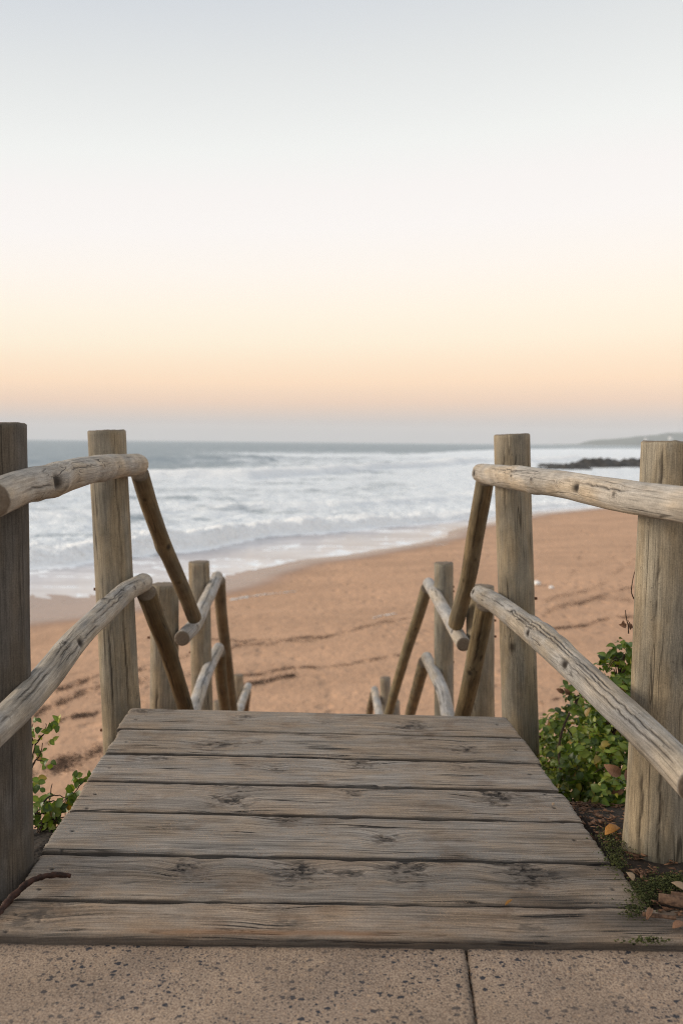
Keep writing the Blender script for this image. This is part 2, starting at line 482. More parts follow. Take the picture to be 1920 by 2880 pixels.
def mat_leaf():
    q = N('glossy_leaf')
    rnd = q.math('FRACT', q.math('ADD', q.info('Random'), q.fac('rnd')))
    r2 = q.math('FRACT', q.math('MULTIPLY', rnd, 7.31))
    rib = q.fac('rib')
    ramp_ = q.t.nodes.new('ShaderNodeValToRGB')
    q.put(ramp_.inputs[0], rnd)
    cs = [(0.0, (0.035, 0.075, 0.018)), (0.35, (0.065, 0.125, 0.022)), (0.65, (0.095, 0.165, 0.028)), (0.88, (0.135, 0.20, 0.040)), (0.955, (0.20, 0.23, 0.06)), (1.0, (0.20, 0.12, 0.05))]
    e = ramp_.color_ramp.elements
    while len(e) > 1: e.remove(e[-1])
    for i, (pp, c) in enumerate(cs):
        k = e[0] if i == 0 else e.new(pp)
        k.position = pp; k.color = (*c, 1)
    col = q.mix(1.0, q.scale(ramp_.outputs[0], q.rng(r2, 0, 1, 0.75, 1.2, False)), (1.28, 1.03, 0.72), 'MULTIPLY')
    col = q.mix(q.math('MULTIPLY', rib, 0.5), col, q.scale(col, 1.9))
    b = q.bsdf(col, 0.42, None, 0.4)
    tr = q.t.nodes.new('ShaderNodeBsdfTranslucent'); q.put(tr.inputs['Color'], q.mix(1.0, col, (1.5, 1.6, 0.7), 'MULTIPLY'))
    ms = q.t.nodes.new('ShaderNodeMixShader'); ms.inputs[0].default_value = 0.28
    q.t.links.new(b.outputs[0], ms.inputs[1]); q.t.links.new(tr.outputs[0], ms.inputs[2])
    q.t.links.new(ms.outputs[0], q.out.inputs['Surface'])
    return q.mat

M_LOG, M_PLANK, M_PAVE, M_SAND, M_SEA, M_LEAF = mat_log(), mat_plank(), mat_paving(), mat_sand(), mat_sea(), mat_leaf()
M_RUST = mat_simple('rusty_steel', (0.05, 0.022, 0.012), (0.16, 0.06, 0.025), 120, 0.75)
M_TWIG = mat_simple('dark_twig', (0.022, 0.014, 0.010), (0.075, 0.045, 0.028), 60, 0.8)
M_STICK = mat_simple('red_brown_stick', (0.014, 0.007, 0.005), (0.060, 0.026, 0.017), 70, 0.7)
M_ORANGE = mat_simple('orange_dead_leaf', (0.24, 0.10, 0.02), (0.46, 0.22, 0.05), 40, 0.6)
M_BROWN = mat_simple('brown_dead_leaf', (0.13, 0.065, 0.038), (0.28, 0.15, 0.085), 60, 0.7, random_mix=0.35)
M_TAN = mat_simple('tan_dead_leaf', (0.30, 0.20, 0.12), (0.48, 0.34, 0.22), 60, 0.75)
M_BARK = mat_simple('split_bark', (0.06, 0.035, 0.024), (0.22, 0.13, 0.08), 70, 0.85)
M_MOSS = mat_simple('moss', (0.040, 0.050, 0.016), (0.120, 0.128, 0.040), 90, 0.9)
M_WRACK = mat_simple('dry_seaweed', (0.035, 0.020, 0.013), (0.11, 0.062, 0.038), 9, 0.9)
M_ROCK = mat_simple('wet_reef_rock', (0.022, 0.021, 0.020), (0.085, 0.075, 0.062), 0.9, 0.6, 6, 0.8, 0.3)
M_HILL = mat_simple('coastal_scrub_hill', (0.030, 0.048, 0.030), (0.075, 0.095, 0.055), 0.012, 0.95, 6, 0.3, 5.0)
M_WALL = mat_simple('white_render', (0.70, 0.68, 0.63), (0.78, 0.76, 0.72), 0.5, 0.9)
M_ROOF = mat_simple('grey_roof', (0.20, 0.16, 0.14), (0.28, 0.22, 0.19), 0.8, 0.9)
M_PANE = mat_simple('dark_pane', (0.03, 0.035, 0.04), (0.05, 0.055, 0.06), 0.8, 0.2)
M_WHITE = mat_simple('chalk_white', (0.72, 0.71, 0.68), (0.84, 0.83, 0.80), 30, 0.7)
M_FOAMLINE = mat_simple('sea_foam', (0.72, 0.70, 0.68), (0.86, 0.85, 0.84), 30, 0.7)

# ------------------------------------------------------------------ the beach and the dune
SEA = -3.40
shore_px = [(75, 1742), (257, 1727), (390, 1703), (520, 1678), (634, 1652), (748, 1613), (865, 1579), (998, 1562), (1100, 1544), (1187, 1528),
            (1258, 1511), (1268, 1494), (1314, 1481), (1400, 1468), (1502, 1446), (1699, 1428), (1800, 1420)]
shore = [(-120.0, -110.0), (-40.0, -16.0), (-15.0, 13.0)] + [tuple(at_z(x, y, SEA)[:2]) for x, y in shore_px] + [(75.0, 108.0), (190.0, 190.0), (520.0, 430.0), (1500.0, 1300.0), (4200.0, 3700.0)]
shore = np.array(shore)

def inland(X, Y):
    """signed distance to the water's edge: + on the sand, - at sea"""
    X = np.asarray(X, float); Y = np.asarray(Y, float)
    best = np.full(X.shape, 1e9); sgn = np.ones(X.shape)
    for a, b in zip(shore[:-1], shore[1:]):
        d = b - a; L2 = (d * d).sum()
        t = np.clip(((X - a[0]) * d[0] + (Y - a[1]) * d[1]) / L2, 0, 1)
        dx, dy = X - a[0] - t * d[0], Y - a[1] - t * d[1]
        dist = np.hypot(dx, dy)
        cr = d[0] * dy - d[1] * dx
        up_ = dist < best
        best = np.where(up_, dist, best); sgn = np.where(up_, np.where(cr > 0, -1, 1), sgn)
    return best * sgn

def ground_z(X, Y):
    X = np.asarray(X, float); Y = np.asarray(Y, float)
    d = inland(X, Y)
    beach = SEA + np.where(d > 0, 0.034 * np.minimum(d, 25) + 0.004 * np.clip(d - 25, 0, 200), 0.05 * np.maximum(d, -40))
    beach = beach + 0.05 * (fbm(X * 0.5, Y * 0.5, seed=3) - 0.5) * np.clip(d / 4, 0, 1)
    left = np.interp(Y, [0, 1.85, 2.3, 2.6, 2.75, 3.3, 5.0, 8.0, 11, 400], [-0.05, -0.05, -0.10, -0.17, -0.26, -0.95, -1.95, -2.95, -3.3, -6])
    right = np.interp(Y, [0, 2.25, 2.6, 3.0, 3.7, 5.2, 8.5, 11, 400], [-0.012, -0.015, -0.11, -0.30, -0.75, -1.6, -2.9, -3.3, -6])
    under = np.interp(Y, [0, 1.85, 3.0, 4.2, 5.6, 7.6, 9.5, 11, 400], [-0.2, -0.2, -0.45, -1.15, -1.35, -2.55, -2.75, -3.3, -6])
    wl = smooth(-0.50, -0.66, X); wr = smooth(0.66, 0.735, X)
    dune = under * (1 - wl) * (1 - wr) + left * wl + right * wr
    dune = dune + 0.03 * (fbm(X * 5, Y * 5, seed=9) - 0.5)
    k = 0.15
    h = np.clip(0.5 + 0.5 * (dune - beach) / k, 0, 1)
    return beach * (1 - h) + dune * h + k * h * (1 - h)

def hit_ground(sx, sy):
    d = ray(sx, sy)
    ts = np.geomspace(1.2, 400, 4000)
    P = np.array(CAM)[None] + ts[:, None] * np.array(d)[None]
    below = P[:, 2] < ground_z(P[:, 0], P[:, 1])
    i = int(np.argmax(below))
    p = P[i]
    return Vector((p[0], p[1], float(ground_z(p[0], p[1]))))

rows = np.concatenate([np.linspace(1.70, 4.0, 110), np.geomspace(4.05, 1200, 330)])
ang = np.linspace(-1, 1, 260); ang = np.sign(ang) * np.abs(ang) ** 1.25 * 1.7
YY, AA = np.meshgrid(rows, ang, indexing='ij')
XX = AA * (YY + 1.5)
ZZ = ground_z(XX, YY)
dd = inland(XX, YY)
soil = smooth(0.62, 0.72, XX) * (1 - smooth(2.9, 4.2, YY + 0.6 * (fbm(XX * 3, YY * 3, seed=5) - 0.5))) * smooth(2.2, 1.5, XX)
soil = np.maximum(soil, smooth(-0.50, -0.58, XX) * (1 - smooth(2.85, 3.4, YY)))
soil = np.maximum(soil, smooth(-0.66, -0.55, XX) * smooth(0.75, 0.65, XX) * (1 - smooth(4.0, 7.0, YY)) * 0.6)
wet = smooth(1.9, 0.15, dd + 1.0 * (fbm(XX * 0.3, YY * 0.3, seed=8) - 0.5)) * 0.85
me = make_mesh('sand', np.stack([XX, YY, ZZ], -1).reshape(-1, 3), grid_faces(len(rows), len(ang))[:, ::-1], M_SAND,
               {'soil': soil.ravel(), 'wet': wet.ravel()})
tag(link('sand_beach', me), 'orange brown beach sand sloping from the dune to the sea', 'beach', kind='structure')

# ------------------------------------------------------------------ the sea
srows = np.concatenate([np.linspace(14, 70, 300), np.geomspace(70.3, 7500, 320)])
sang = np.linspace(-1.0, 1.0, 460)
YS, AS = np.meshgrid(srows, sang, indexing='ij')
XS = AS * (YS + 2)
dS = inland(XS, YS)
def line_at(px):
    P = np.array([at_z(x, y, SEA)[:2] for x, y in px])
    A = P[:, 0] / (P[:, 1] + 2)
    return np.interp(AS, A, P[:, 1])
bore = line_at([(-300, 1625), (76, 1604), (175, 1598), (267, 1580), (377, 1571), (473, 1559), (588, 1548), (753, 1511), (865, 1504), (998, 1494), (1110, 1484), (1263, 1471), (1500, 1436), (1700, 1420), (2000, 1412)])
bore = bore * (1 + 0.03 * (fbm(XS * 0.25, np.zeros_like(XS), seed=21) - 0.5))
outer = line_at([(-400, 1338), (76, 1334), (430, 1328), (800, 1312), (1000, 1300), (1230, 1276), (1450, 1266), (1900, 1262), (2300, 1262)])
crest = line_at([(-400, 1352), (76, 1350), (430, 1347), (700, 1345), (900, 1332), (1030, 1324), (1200, 1312), (1500, 1300), (2000, 1292)])
mid1 = line_at([(-300, 1470), (200, 1462), (600, 1440), (1000, 1425), (1400, 1395), (2000, 1380)])
def ridge(Y0, front, back):
    t = YS - Y0
    return np.where(t < 0, np.exp(-(t / front) ** 2), np.exp(-(t / back) ** 2))
lump = fbm(XS * 0.9, YS * 0.9, seed=31)
lump2 = fbm(XS * 0.22, YS * 0.35, seed=32)
off = np.clip(-dS / 6, 0, 1)
zS = ridge(bore + 1.2, 0.7, 4.5) * (0.15 + 0.55 * lump + 0.35 * fbm(XS * 2.2, YS * 2.2, seed=33)) * smooth(0, 0.6, off + 0.3)
zS += ridge(mid1, 1.5, 6) * 0.35 * lump2 * 1.4
zS += ridge(crest, 3, 14) * (0.5 + 0.8 * lump2)
zS += 0.42 * (lump - 0.5) * smooth(0.0, 2.0, (YS - bore) / 3) * (1 - smooth(250, 500, YS))
swell = np.sin(YS * 2 * math.pi / 46 + 3 * fbm(XS * 0.008, YS * 0.004, seed=40)) * 0.5 + 0.5
zS += (swell ** 3) * 0.55 * smooth(110, 180, YS) * (1 - smooth(800, 2500, YS))
zS += (ridge(line_at([(-400, 1306), (200, 1304), (430, 1303), (700, 1303), (2000, 1290)]), 6, 16) * 1.0) * smooth(0.25, -0.05, AS)
zS = zS * off + SEA
zS = np.where(dS > 0, SEA - 0.02 - 0.0 * dS, zS)
beyond = YS > bore
foam = np.zeros_like(XS)
inner_f = 0.20 + 0.26 * fbm(XS * 0.25, YS * 0.5, seed=51)
lace = np.abs(fbm(XS * 0.4 + 3, YS * 0.5, seed=52) - 0.5)
inner_f += 0.42 * smooth(0.030, 0.0, lace)
inner_f = np.maximum(inner_f, 0.50 * smooth(1.6, 0.5, -dS) * smooth(0.05, 0.5, -dS))
surf = 0.65 + 0.30 * (fbm(XS * 0.10, YS * 0.16, seed=53) - 0.45) * 1.6
surf = surf + 0.45 * ridge(bore + 1.0, 2.2, 4.0) + 0.35 * ridge(crest, 4, 9) + 0.15 * ridge(mid1, 2, 5)
thick = np.clip(1.0 * ridge(bore + 1.2, 2.4, 3.5) + 1.0 * ridge(crest, 4, 7) + 0.5 * ridge(mid1, 2, 4) * lump2 * 1.6, 0, 1)
surf = surf * (1 - smooth(0.97, 1.12, YS / outer))
surf += 0.35 * smooth(0.06, 0.22, AS) * smooth(30, 90, YS) * (1 - smooth(500, 900, YS)) * (0.4 + fbm(XS * 0.03, YS * 0.02, seed=54))
far = 0.50 * smooth(-0.30, 0.02, AS) * (1 - smooth(260, 560, YS)) + 0.16 * smooth(0.6, 0.75, fbm(XS * 0.012, YS * 0.02, seed=55)) + 0.10  # paler outer water: its reflective sheen painted in through the foam mask
edge = smooth(-0.5, 0.5, YS - bore)
foam = inner_f * (1 - edge) + np.maximum(surf, far) * edge
dark_patch = np.exp(-((XS - (-1.0)) / 3.2) ** 2 - ((YS - bore + 1.6) / 1.3) ** 2) * smooth(0.3, -0.3, YS - bore)
foam = foam * (1 - 0.8 * dark_patch)
shallow = (1 - edge) * smooth(26, 6, -dS)
rim = smooth(0.75, -0.2, -dS + 0.7 * (fbm(XS * 0.5, YS * 0.5, seed=58) - 0.5))
keep = dS < 0.6
F = grid_faces(len(srows), len(sang))[:, ::-1]
F = F[keep.ravel()[F].any(axis=1)]
me = make_mesh('sea', np.stack([XS, YS, zS], -1).reshape(-1, 3), F, M_SEA, {'foam': np.clip(foam, 0, 1).ravel(), 'shallow': shallow.ravel(), 'edge': rim.ravel(), 'thick': thick.ravel()})
tag(link('sea', me), 'grey blue sea with rows of white surf', 'sea', kind='structure')
del XX, YY, ZZ, dd, lump, lump2, swell, lace

# reef of dark rock in the surf
def reef(name, cx, cy, lx, ly, hz, seed, label):
    n, k = 150, 50
    u, v = np.meshgrid(np.linspace(-1, 1, n), np.linspace(-1, 1, k), indexing='ij')
    X = cx + u * lx; Y = cy + v * ly + 0.12 * u * lx
    h = fbm(X * 0.22, Y * 0.3, seed=seed, oct=5) + 0.35 * fbm(X * 0.9, Y * 0.9, seed=seed + 5)
    fall = (1 - np.abs(u) ** 3) * (1 - np.abs(v) ** 2)
    Z = SEA - 0.5 + hz * np.clip(h * 2.1 - 0.80, 0, 2) * fall ** 0.6 + 0.25 * fall
    o = link(name, make_mesh(name, np.stack([X, Y, Z], -1).reshape(-1, 3), grid_faces(n, k)[:, ::-1], M_ROCK))
    return tag(o, label, 'rock')
rp = at_z(1675, 1314, SEA)
reef('rock_reef', rp.x + 9, rp.y + 4, 22, 6.5, 1.75, 71, 'long low reef of dark rock in the white surf')
rp2 = at_z(1560, 1318, SEA)
reef('reef_rock', rp2.x, rp2.y - 4, 6, 2.6, 1.5, 77, 'small dark rock outcrop at the seaward tip of the reef')

# headland far along the coast
HS = 1.65                                  # distance factor
hx0, hy0 = 560.0 * HS, 2900.0 * HS
n, k = 160, 40
u, v = np.meshgrid(np.linspace(0, 1, n), np.linspace(0, 1, k), indexing='ij')
HX = hx0 + u * 2600 * HS; HY = hy0 + v * 900 + 250 * np.sin(u * 3)
prof = HS * np.interp(HX / HY, [0.19, 0.25, 0.30, 0.314, 0.357, 0.413, 0.5, 1.2], [0, 0, 3, 16, 29, 42, 46, 46])
HZ = SEA - 1 + prof * np.sin(np.clip(v * 1.15, 0, 1) * math.pi) ** 0.7 * (0.75 + 0.5 * fbm(HX * 0.006, HY * 0.006, seed=81)) + 6 * (fbm(HX * 0.03, HY * 0.03, seed=83) - 0.5) * (v > 0.05)
me = make_mesh('headland', np.stack([HX, HY, HZ], -1).reshape(-1, 3), grid_faces(n, k)[:, ::-1], M_HILL)
tag(link('headland_hill', me), 'low wooded headland far along the coast', 'headland', kind='structure')

def box(cx, cy, z0, lx, ly, lz):
    x0, x1, y0, y1, z1 = cx - lx / 2, cx + lx / 2, cy - ly / 2, cy + ly / 2, z0 + lz
    v = [(x0, y0, z0), (x1, y0, z0), (x1, y1, z0), (x0, y1, z0), (x0, y0, z1), (x1, y0, z1), (x1, y1, z1), (x0, y1, z1)]
    f = np.array([(0, 3, 2, 1), (4, 5, 6, 7), (0, 1, 5, 4), (1, 2, 6, 5), (2, 3, 7, 6), (3, 0, 4, 7)])
    return np.array(v), f

def far_house(sx, sy, w, h, label):
    p = at_y(sx, sy, hy0 + 150)
    e = empty('beach_house', (p.x, p.y, p.z))
    tag(e, label, 'house', 'houses on the headland')
    v, f = box(p.x, p.y, p.z - 10, w, w * 0.7, h + 10)
    link('wall', make_mesh('wall', v, f, M_WALL, smooth_shade=False), e)
    z = p.z + h; a, b = w / 2 + 0.8, w * 0.35 + 0.8
    rv = np.array([(p.x - a, p.y - b, z), (p.x + a, p.y - b, z), (p.x + a, p.y + b, z), (p.x - a, p.y + b, z), (p.x - a * 0.6, p.y, z + h * 0.4), (p.x + a * 0.6, p.y, z + h * 0.4)])
    link('roof', make_mesh('roof', rv, [np.array([(0, 1, 5, 4), (2, 3, 4, 5), (3, 2, 1, 0)]), np.array([(1, 2, 5), (3, 0, 4)])], M_ROOF, smooth_shade=False), e)
    for i in range(4):
        wv, wf = box(p.x - w * 0.36 + i * w * 0.24, p.y - w * 0.35 - 0.05, p.z + h * 0.35, w * 0.1, 0.3, h * 0.35)
        link('window', make_mesh('window', wv, wf, M_PANE, smooth_shade=False), e)
far_house(1815, 1237, 15, 8, 'white house on the headland just left of the near post')
far_house(1884, 1234, 17, 10, 'white house on the headland at the photo edge, the higher one')

# ------------------------------------------------------------------ pavement
pav = empty('pavement', (0, 0.6, -0.02))
tag(pav, 'exposed aggregate concrete paving', 'pavement', kind='structure')
PZ = -0.022
def slab(x0, x1, y0, y1, seed):
    n, k = 70, 70
    u, v = np.meshgrid(0.5 - 0.5 * np.cos(np.pi * np.linspace(0, 1, n)), 0.5 - 0.5 * np.cos(np.pi * np.linspace(0, 1, k)), indexing='ij')
    g = 0.0016
    X = x0 + g + u * (x1 - x0 - 2 * g); Y = y0 + g + v * (y1 - y0 - 2 * g)
    Y = Y - 0.043 * (X - 0.1) * smooth(0.5, 1.735, Y); X = X + 0.10 * (Y - 1.53)
    ex = np.minimum(u, 1 - u) * (x1 - x0); ey = np.minimum(v, 1 - v) * (y1 - y0)
    ed = np.minimum(ex, ey)
    X = X + np.where((u == 0) | (u == 1), 0.010 * (fbm(Y * 55, Y * 0, seed=seed) - 0.5), 0)
    Z = PZ - 0.004 * np.exp(-ed / 0.004) + 0.003 * (fbm(X * 6, Y * 6, seed=seed) - 0.5)
    st = 0.85 * np.exp(-ex / 0.0045) * (0.35 + 0.65 * smooth(0.35, 0.6, fbm(X * 60, Y * 30, seed=seed + 2))) + 0.0 * ey
    V = np.stack([X, Y, Z], -1).reshape(-1, 3)
    ring = np.concatenate([np.arange(0, k), np.arange(1, n) * k + k - 1, (n - 1) * k + np.arange(k - 2, -1, -1), np.arange(n - 2, 0, -1) * k])
    low = V[ring].copy(); low[:, 2] = PZ - 0.012
    V2 = np.concatenate([V, low]); L = len(ring); b = n * k
    side = np.stack([ring, np.roll(ring, -1), b + (np.arange(L) + 1) % L, b + np.arange(L)], -1)
    me = make_mesh('paving_slab', V2, [grid_faces(n, k)[:, ::-1], side], M_PAVE, {'stain': np.concatenate([np.clip(st, 0, 1).ravel(), np.ones(L)])})
    link('paving_slab', me, pav)
xs = [-2.70, -1.70, -0.70, 0.30, 1.30, 2.30]
for i in range(5):
    for j, (y0, y1) in enumerate([(-0.28, 0.72), (0.72, 1.735)]):
        slab(xs[i] + 0.0, xs[i + 1], y0, y1, 100 + i * 3 + j)
gr = np.array([(x_ + random.gauss(0, 0.003), y_, PZ - 0.007 + random.random() * 0.004) for y_ in np.linspace(0.9, 1.73, 900) for x_ in (0.30 + 0.10 * (y_ - 1.53),)])
gv_, gf_ = box(0, -9.1, -0.30, 60, 21.6, 0.235)
tag(link('ground', make_mesh('ground', gv_, gf_, M_SAND, {'soil': np.ones(8), 'wet': np.zeros(8)}, smooth_shade=False)), 'dark soil behind and below the paving', 'ground', kind='structure')

# ------------------------------------------------------------------ boardwalk deck and stairs
DX0, DX1 = -0.603, 0.704
joints = [at_z(964, y, 0.0).y for y in (2637, 2535, 2410, 2296, 2212, 2135, 2066, 2008)]   # front edge to back edge
# knots seen on each board: photograph pixel, half length, half width, strength
knots_px = {
    6: [(690, 2022, .030, .016, .8), (915, 2034, .022, .012, .5), (1152, 2046, .045, .022, 1.0), (402, 2004, .03, .014, .8)],
    5: [(616, 2097, .050, .020, .9), (730, 2090, .022, .012, .5), (1308, 2110, .050, .018, .9)],
    4: [(442, 2133, .035, .018, .8), (777, 2166, .022, .013, .7), (1013, 2152, .045, .02, .9), (1300, 2160, .030, .014, .6)],
    3: [(650, 2255, .040, .022, 1.0), (990, 2234, .025, .012, .7), (1400, 2238, .050, .030, 1.1), (680, 2215, .05, .012, .5)],
    2: [(795, 2308, .045, .018, .8), (1085, 2357, .025, .014, .9)],
    1: [(520, 2437, .032, .018, .9), (845, 2446, .045, .028, 1.1), (1140, 2440, .040, .026, 1.1), (1475, 2455, .050, .028, 1.2), (975, 2455, .03, .010, .8)],
    0: [(100, 2572, .05, .022, .6), (800, 2594, .040, .014, .5), (1500, 2603, .050, .014, .45), (760, 2545, .03, .008, .4)],
}
walk = empty('boardwalk', (0.05, 2.5, -0.04))
tag(walk, 'weathered grey brown plank boardwalk leading to steps down to the beach', 'boardwalk')
TH = 0.042
def plank(idx, y0, y1, x0, x1, z0, color, knots=(), res=0.0026, name='plank', fancy=True, thick=TH, gap=(0.010, 0.010)):
    seed = 200 + idx * 13
    ny = max(8, int((y1 - y0) / res)); nx = max(12, int((x1 - x0) / (res * 1.25)))
    u = np.linspace(0, 1, nx)[:, None]; v = np.linspace(0, 1, ny)[None, :]
    xa = x0 + 0.004 * (vnoise(np.arange(ny)[None] * 0.04, np.zeros((1, ny)), seed=seed) - 0.5) + 0.005 * (vnoise(np.arange(ny)[None] * 0.5, np.zeros((1, ny)), seed=seed + 1) - 0.5)
    xb = x1 + 0.005 * (vnoise(np.arange(ny)[None] * 0.04, np.zeros((1, ny)), seed=seed + 2) - 0.5) + 0.005 * (vnoise(np.arange(ny)[None] * 0.5, np.zeros((1, ny)), seed=seed + 3) - 0.5)
    X = xa + (xb - xa) * u
    e0 = gap[0] * 0.5 + 0.006 * (fbm(X[:, :1] * 2.3, np.zeros((nx, 1)), seed=seed + 4) - 0.42) + 0.0035 * (vnoise(X[:, :1] * 30, np.zeros((nx, 1)), seed=seed + 5) - 0.5)
    e1 = gap[1] * 0.5 + 0.006 * (fbm(X[:, :1] * 2.3, np.zeros((nx, 1)), seed=seed + 6) - 0.42) + 0.0035 * (vnoise(X[:, :1] * 30, np.zeros((nx, 1)), seed=seed + 7) - 0.5)
    Y = (y0 + e0) + (y1 - e1 - y0 - e0) * v
    Yg = Y
    if fancy:
        Y = Y + np.interp(Y, [1.75, 2.1, 2.74, 3.2], [-0.043, -0.067, -0.081, -0.0945]) * (X - 0.1)    # the boards lie a little askew
    phi = Yg + 0.020 * (fbm(X * 1.1, Yg * 5, seed=seed + 8, oct=3) - 0.5) + 0.006 * (fbm(X * 5, Yg * 14, seed=seed + 9, oct=2) - 0.5)
    knot = np.zeros_like(X); kz = np.zeros_like(X)
    for (kx, ky, kl, kw, ks) in knots:
        du = (X - kx); dv = (Y - ky)
        wob = 1 + 0.55 * (fbm(X * 55 + kx * 7, Y * 70, seed=seed + 10, oct=3) - 0.5) * 2
        q2 = (du / (kl * 1.7)) ** 2 + (dv / (kw * 1.5)) ** 2
        phi = phi + np.sign(dv + 1e-6) * 0 + 0.030 * ks * np.exp(-q2)
        core = (du / (kl * 0.75 * wob)) ** 2 + (dv / (kw * 0.85 * wob)) ** 2
        kk = np.exp(-core ** 1.4) * np.clip(ks, 0, 1)
        tear = smooth(0.56, 0.64, fbm(X * 34, Y * 90, seed=seed + 11, oct=3)) * np.exp(-((du / (kl * 1.5)) ** 2 + (dv / (kw * 1.3)) ** 2)) * ks
        ring = 0.35 * np.exp(-core * 0.35) * smooth(0.45, 0.75, np.sin(np.sqrt(core) * 9) * 0.5 + 0.5) * np.clip(ks, 0, 1)
        knot = np.maximum(knot, ring)
        knot = np.maximum(knot, np.maximum(0.92 * kk * (0.30 + 0.70 * smooth(0.46, 0.58, fbm(X * 75, Y * 75, seed=seed + 12))), 0.95 * np.clip(tear, 0, 1)))
        kz += 0.0025 * kk * (fbm(X * 40, Y * 60, seed=seed + 14) - 0.35) * 2 - 0.003 * np.clip(tear, 0, 1)
    grain = fbm(X * 1.6, phi * 95, seed=seed + 15, oct=3)
    gl = np.abs(vnoise(X * 1.6, phi * 48, seed=seed + 16) - 0.5)
    groove = smooth(0.030, 0.008, gl) * smooth(0.50, 0.62, vnoise(X * 2.8, phi * 30, seed=seed + 17))
    dE = np.minimum((Y - Y[:, :1]), (Y[:, -1:] - Y)); dX = np.minimum(X - X[:1], X[-1:] - X)
    Z = z0 + 0.0016 * (grain - 0.5) - 0.0022 * groove + kz
    Z -= 0.0040 * np.exp(-dE / 0.0025) + 0.004 * np.exp(-dX / 0.003)
    Z += 0.004 * (fbm(X * 1.7, Y * 3, seed=seed + 18, oct=2) - 0.5)
    Z -= 0.004 * smooth(0.55, 0.8, fbm(X * 9, Y * 30, seed=seed + 19)) * np.exp(-dE / 0.012)
    stain = 0.45 * groove
    stain = np.maximum(stain, 0.75 * np.exp(-dE / 0.0018))
    for nx_ in (x0 + 0.045, x1 - 0.05):
        for fy_ in (0.28, 0.74):
            ny_ = y0 + (y1 - y0) * (fy_ + 0.08 * math.sin(seed * nx_ * 3))
            dot = np.exp(-(((X - nx_) / 0.0052) ** 2 + ((Y - ny_) / 0.0052) ** 2) ** 2)
            stain = np.maximum(stain, 0.85 * dot); Z = Z - 0.003 * dot
    rust = np.zeros_like(X)
    if fancy and idx == 0:
        front = (Y - Y[:, :1])
        stain = np.maximum(stain, 0.85 * np.exp(-front / 0.010) * (0.4 + 0.6 * fbm(X * 3, Y * 0, seed=seed + 20)))
        stain = np.maximum(stain, 0.55 * smooth(0.42, 0.66, X + 0.25 * (fbm(X * 5, Y * 9, seed=seed + 21) - 0.5)) * smooth(0.3, 0.6, fbm(X * 4, Y * 20, seed=seed + 22)))
        stain = np.maximum(stain, 0.45 * smooth(-0.36, -0.56, X) * smooth(0.35, 0.6, fbm(X * 4, Y * 20, seed=seed + 23)))
        rust = 0.7 * np.exp(-((front - 0.020) / 0.010) ** 2) * smooth(0.35, 0.65, fbm(X * 2.2, Y * 8, seed=seed + 24))
    if fancy and idx == 1:
        stain = np.maximum(stain, 0.62 * smooth(0.30, 0.60, X + 0.25 * (fbm(X * 5, Y * 9, seed=seed + 21) - 0.5)) * smooth(0.3, 0.6, fbm(X * 4, Y * 22, seed=seed + 22)))
    # skirts round the edge give the board its thickness
    def pad(A, rows_, cols_):
        return np.pad(A, ((rows_, rows_), (cols_, cols_)), mode='edge')
    Xp, Yp, Zp = pad(X, 1, 1), pad(Y, 1, 1), pad(Z, 1, 1)
    Zp[0] = z0 - thick; Zp[-1] = z0 - thick; Zp[:, 0] = z0 - thick; Zp[:, -1] = z0 - thick
    gvx = pad(phi, 1, 1); gvx[:, 0] -= 0.03; gvx[:, -1] += 0.03
    side = np.zeros_like(Xp); side[0] = side[-1] = 1; side[:, 0] = side[:, -1] = 1
    gvec = np.stack([gvx, np.full_like(Xp, seed * 1.37) + 0.15 * (Zp - z0), Xp], -1).reshape(-1, 3)
    st = pad(stain, 1, 1); st[:, 0] = 0.85 if idx == 0 and fancy else 0.6
    st[:, -1] = 0.6
    V = np.stack([Xp, Yp, Zp], -1).reshape(-1, 3)
    me = make_mesh(name, V, grid_faces(nx + 2, ny + 2)[:, ::-1], M_PLANK,
                   {'gv': gvec, 'knot': np.clip(pad(knot, 1, 1), 0, 1).ravel(), 'stain': np.clip(st, 0, 1).ravel(), 'rust': np.clip(pad(rust, 1, 1), 0, 1).ravel(), 'top': (1 - side).ravel()})
    return link(name, me, walk, color)
gaps = [0.004, 0.006, 0.010, 0.009, 0.010, 0.010, 0.006, 0.004]      # open joints, front to back
pcol = [(0.262, 0.207, 0.159), (0.242, 0.201, 0.162), (0.231, 0.202, 0.173), (0.241, 0.205, 0.171), (0.260, 0.227, 0.195), (0.238, 0.205, 0.172), (0.252, 0.212, 0.173)]
xr = [(-0.62, 0.80), (-0.603, 0.715), (-0.604, 0.702), (-0.602, 0.706), (-0.605, 0.700), (-0.600, 0.706), (-0.612, 0.700)]
zo = [-0.004, -0.003, 0.0, 0.001, 0.003, 0.005, 0.005]
for i in range(7):
    kk = []
    for (sx, sy, kl, kw, ks) in knots_px[i]:
        p = at_z(sx, sy, 0.0); kk.append((p.x, p.y, kl, kw * 2.1, ks))
    plank(i, joints[i], joints[i + 1], xr[i][0], xr[i][1], zo[i], pcol[i], kk, res=0.0022 if i < 3 else 0.0026, gap=(gaps[i], gaps[i + 1]))

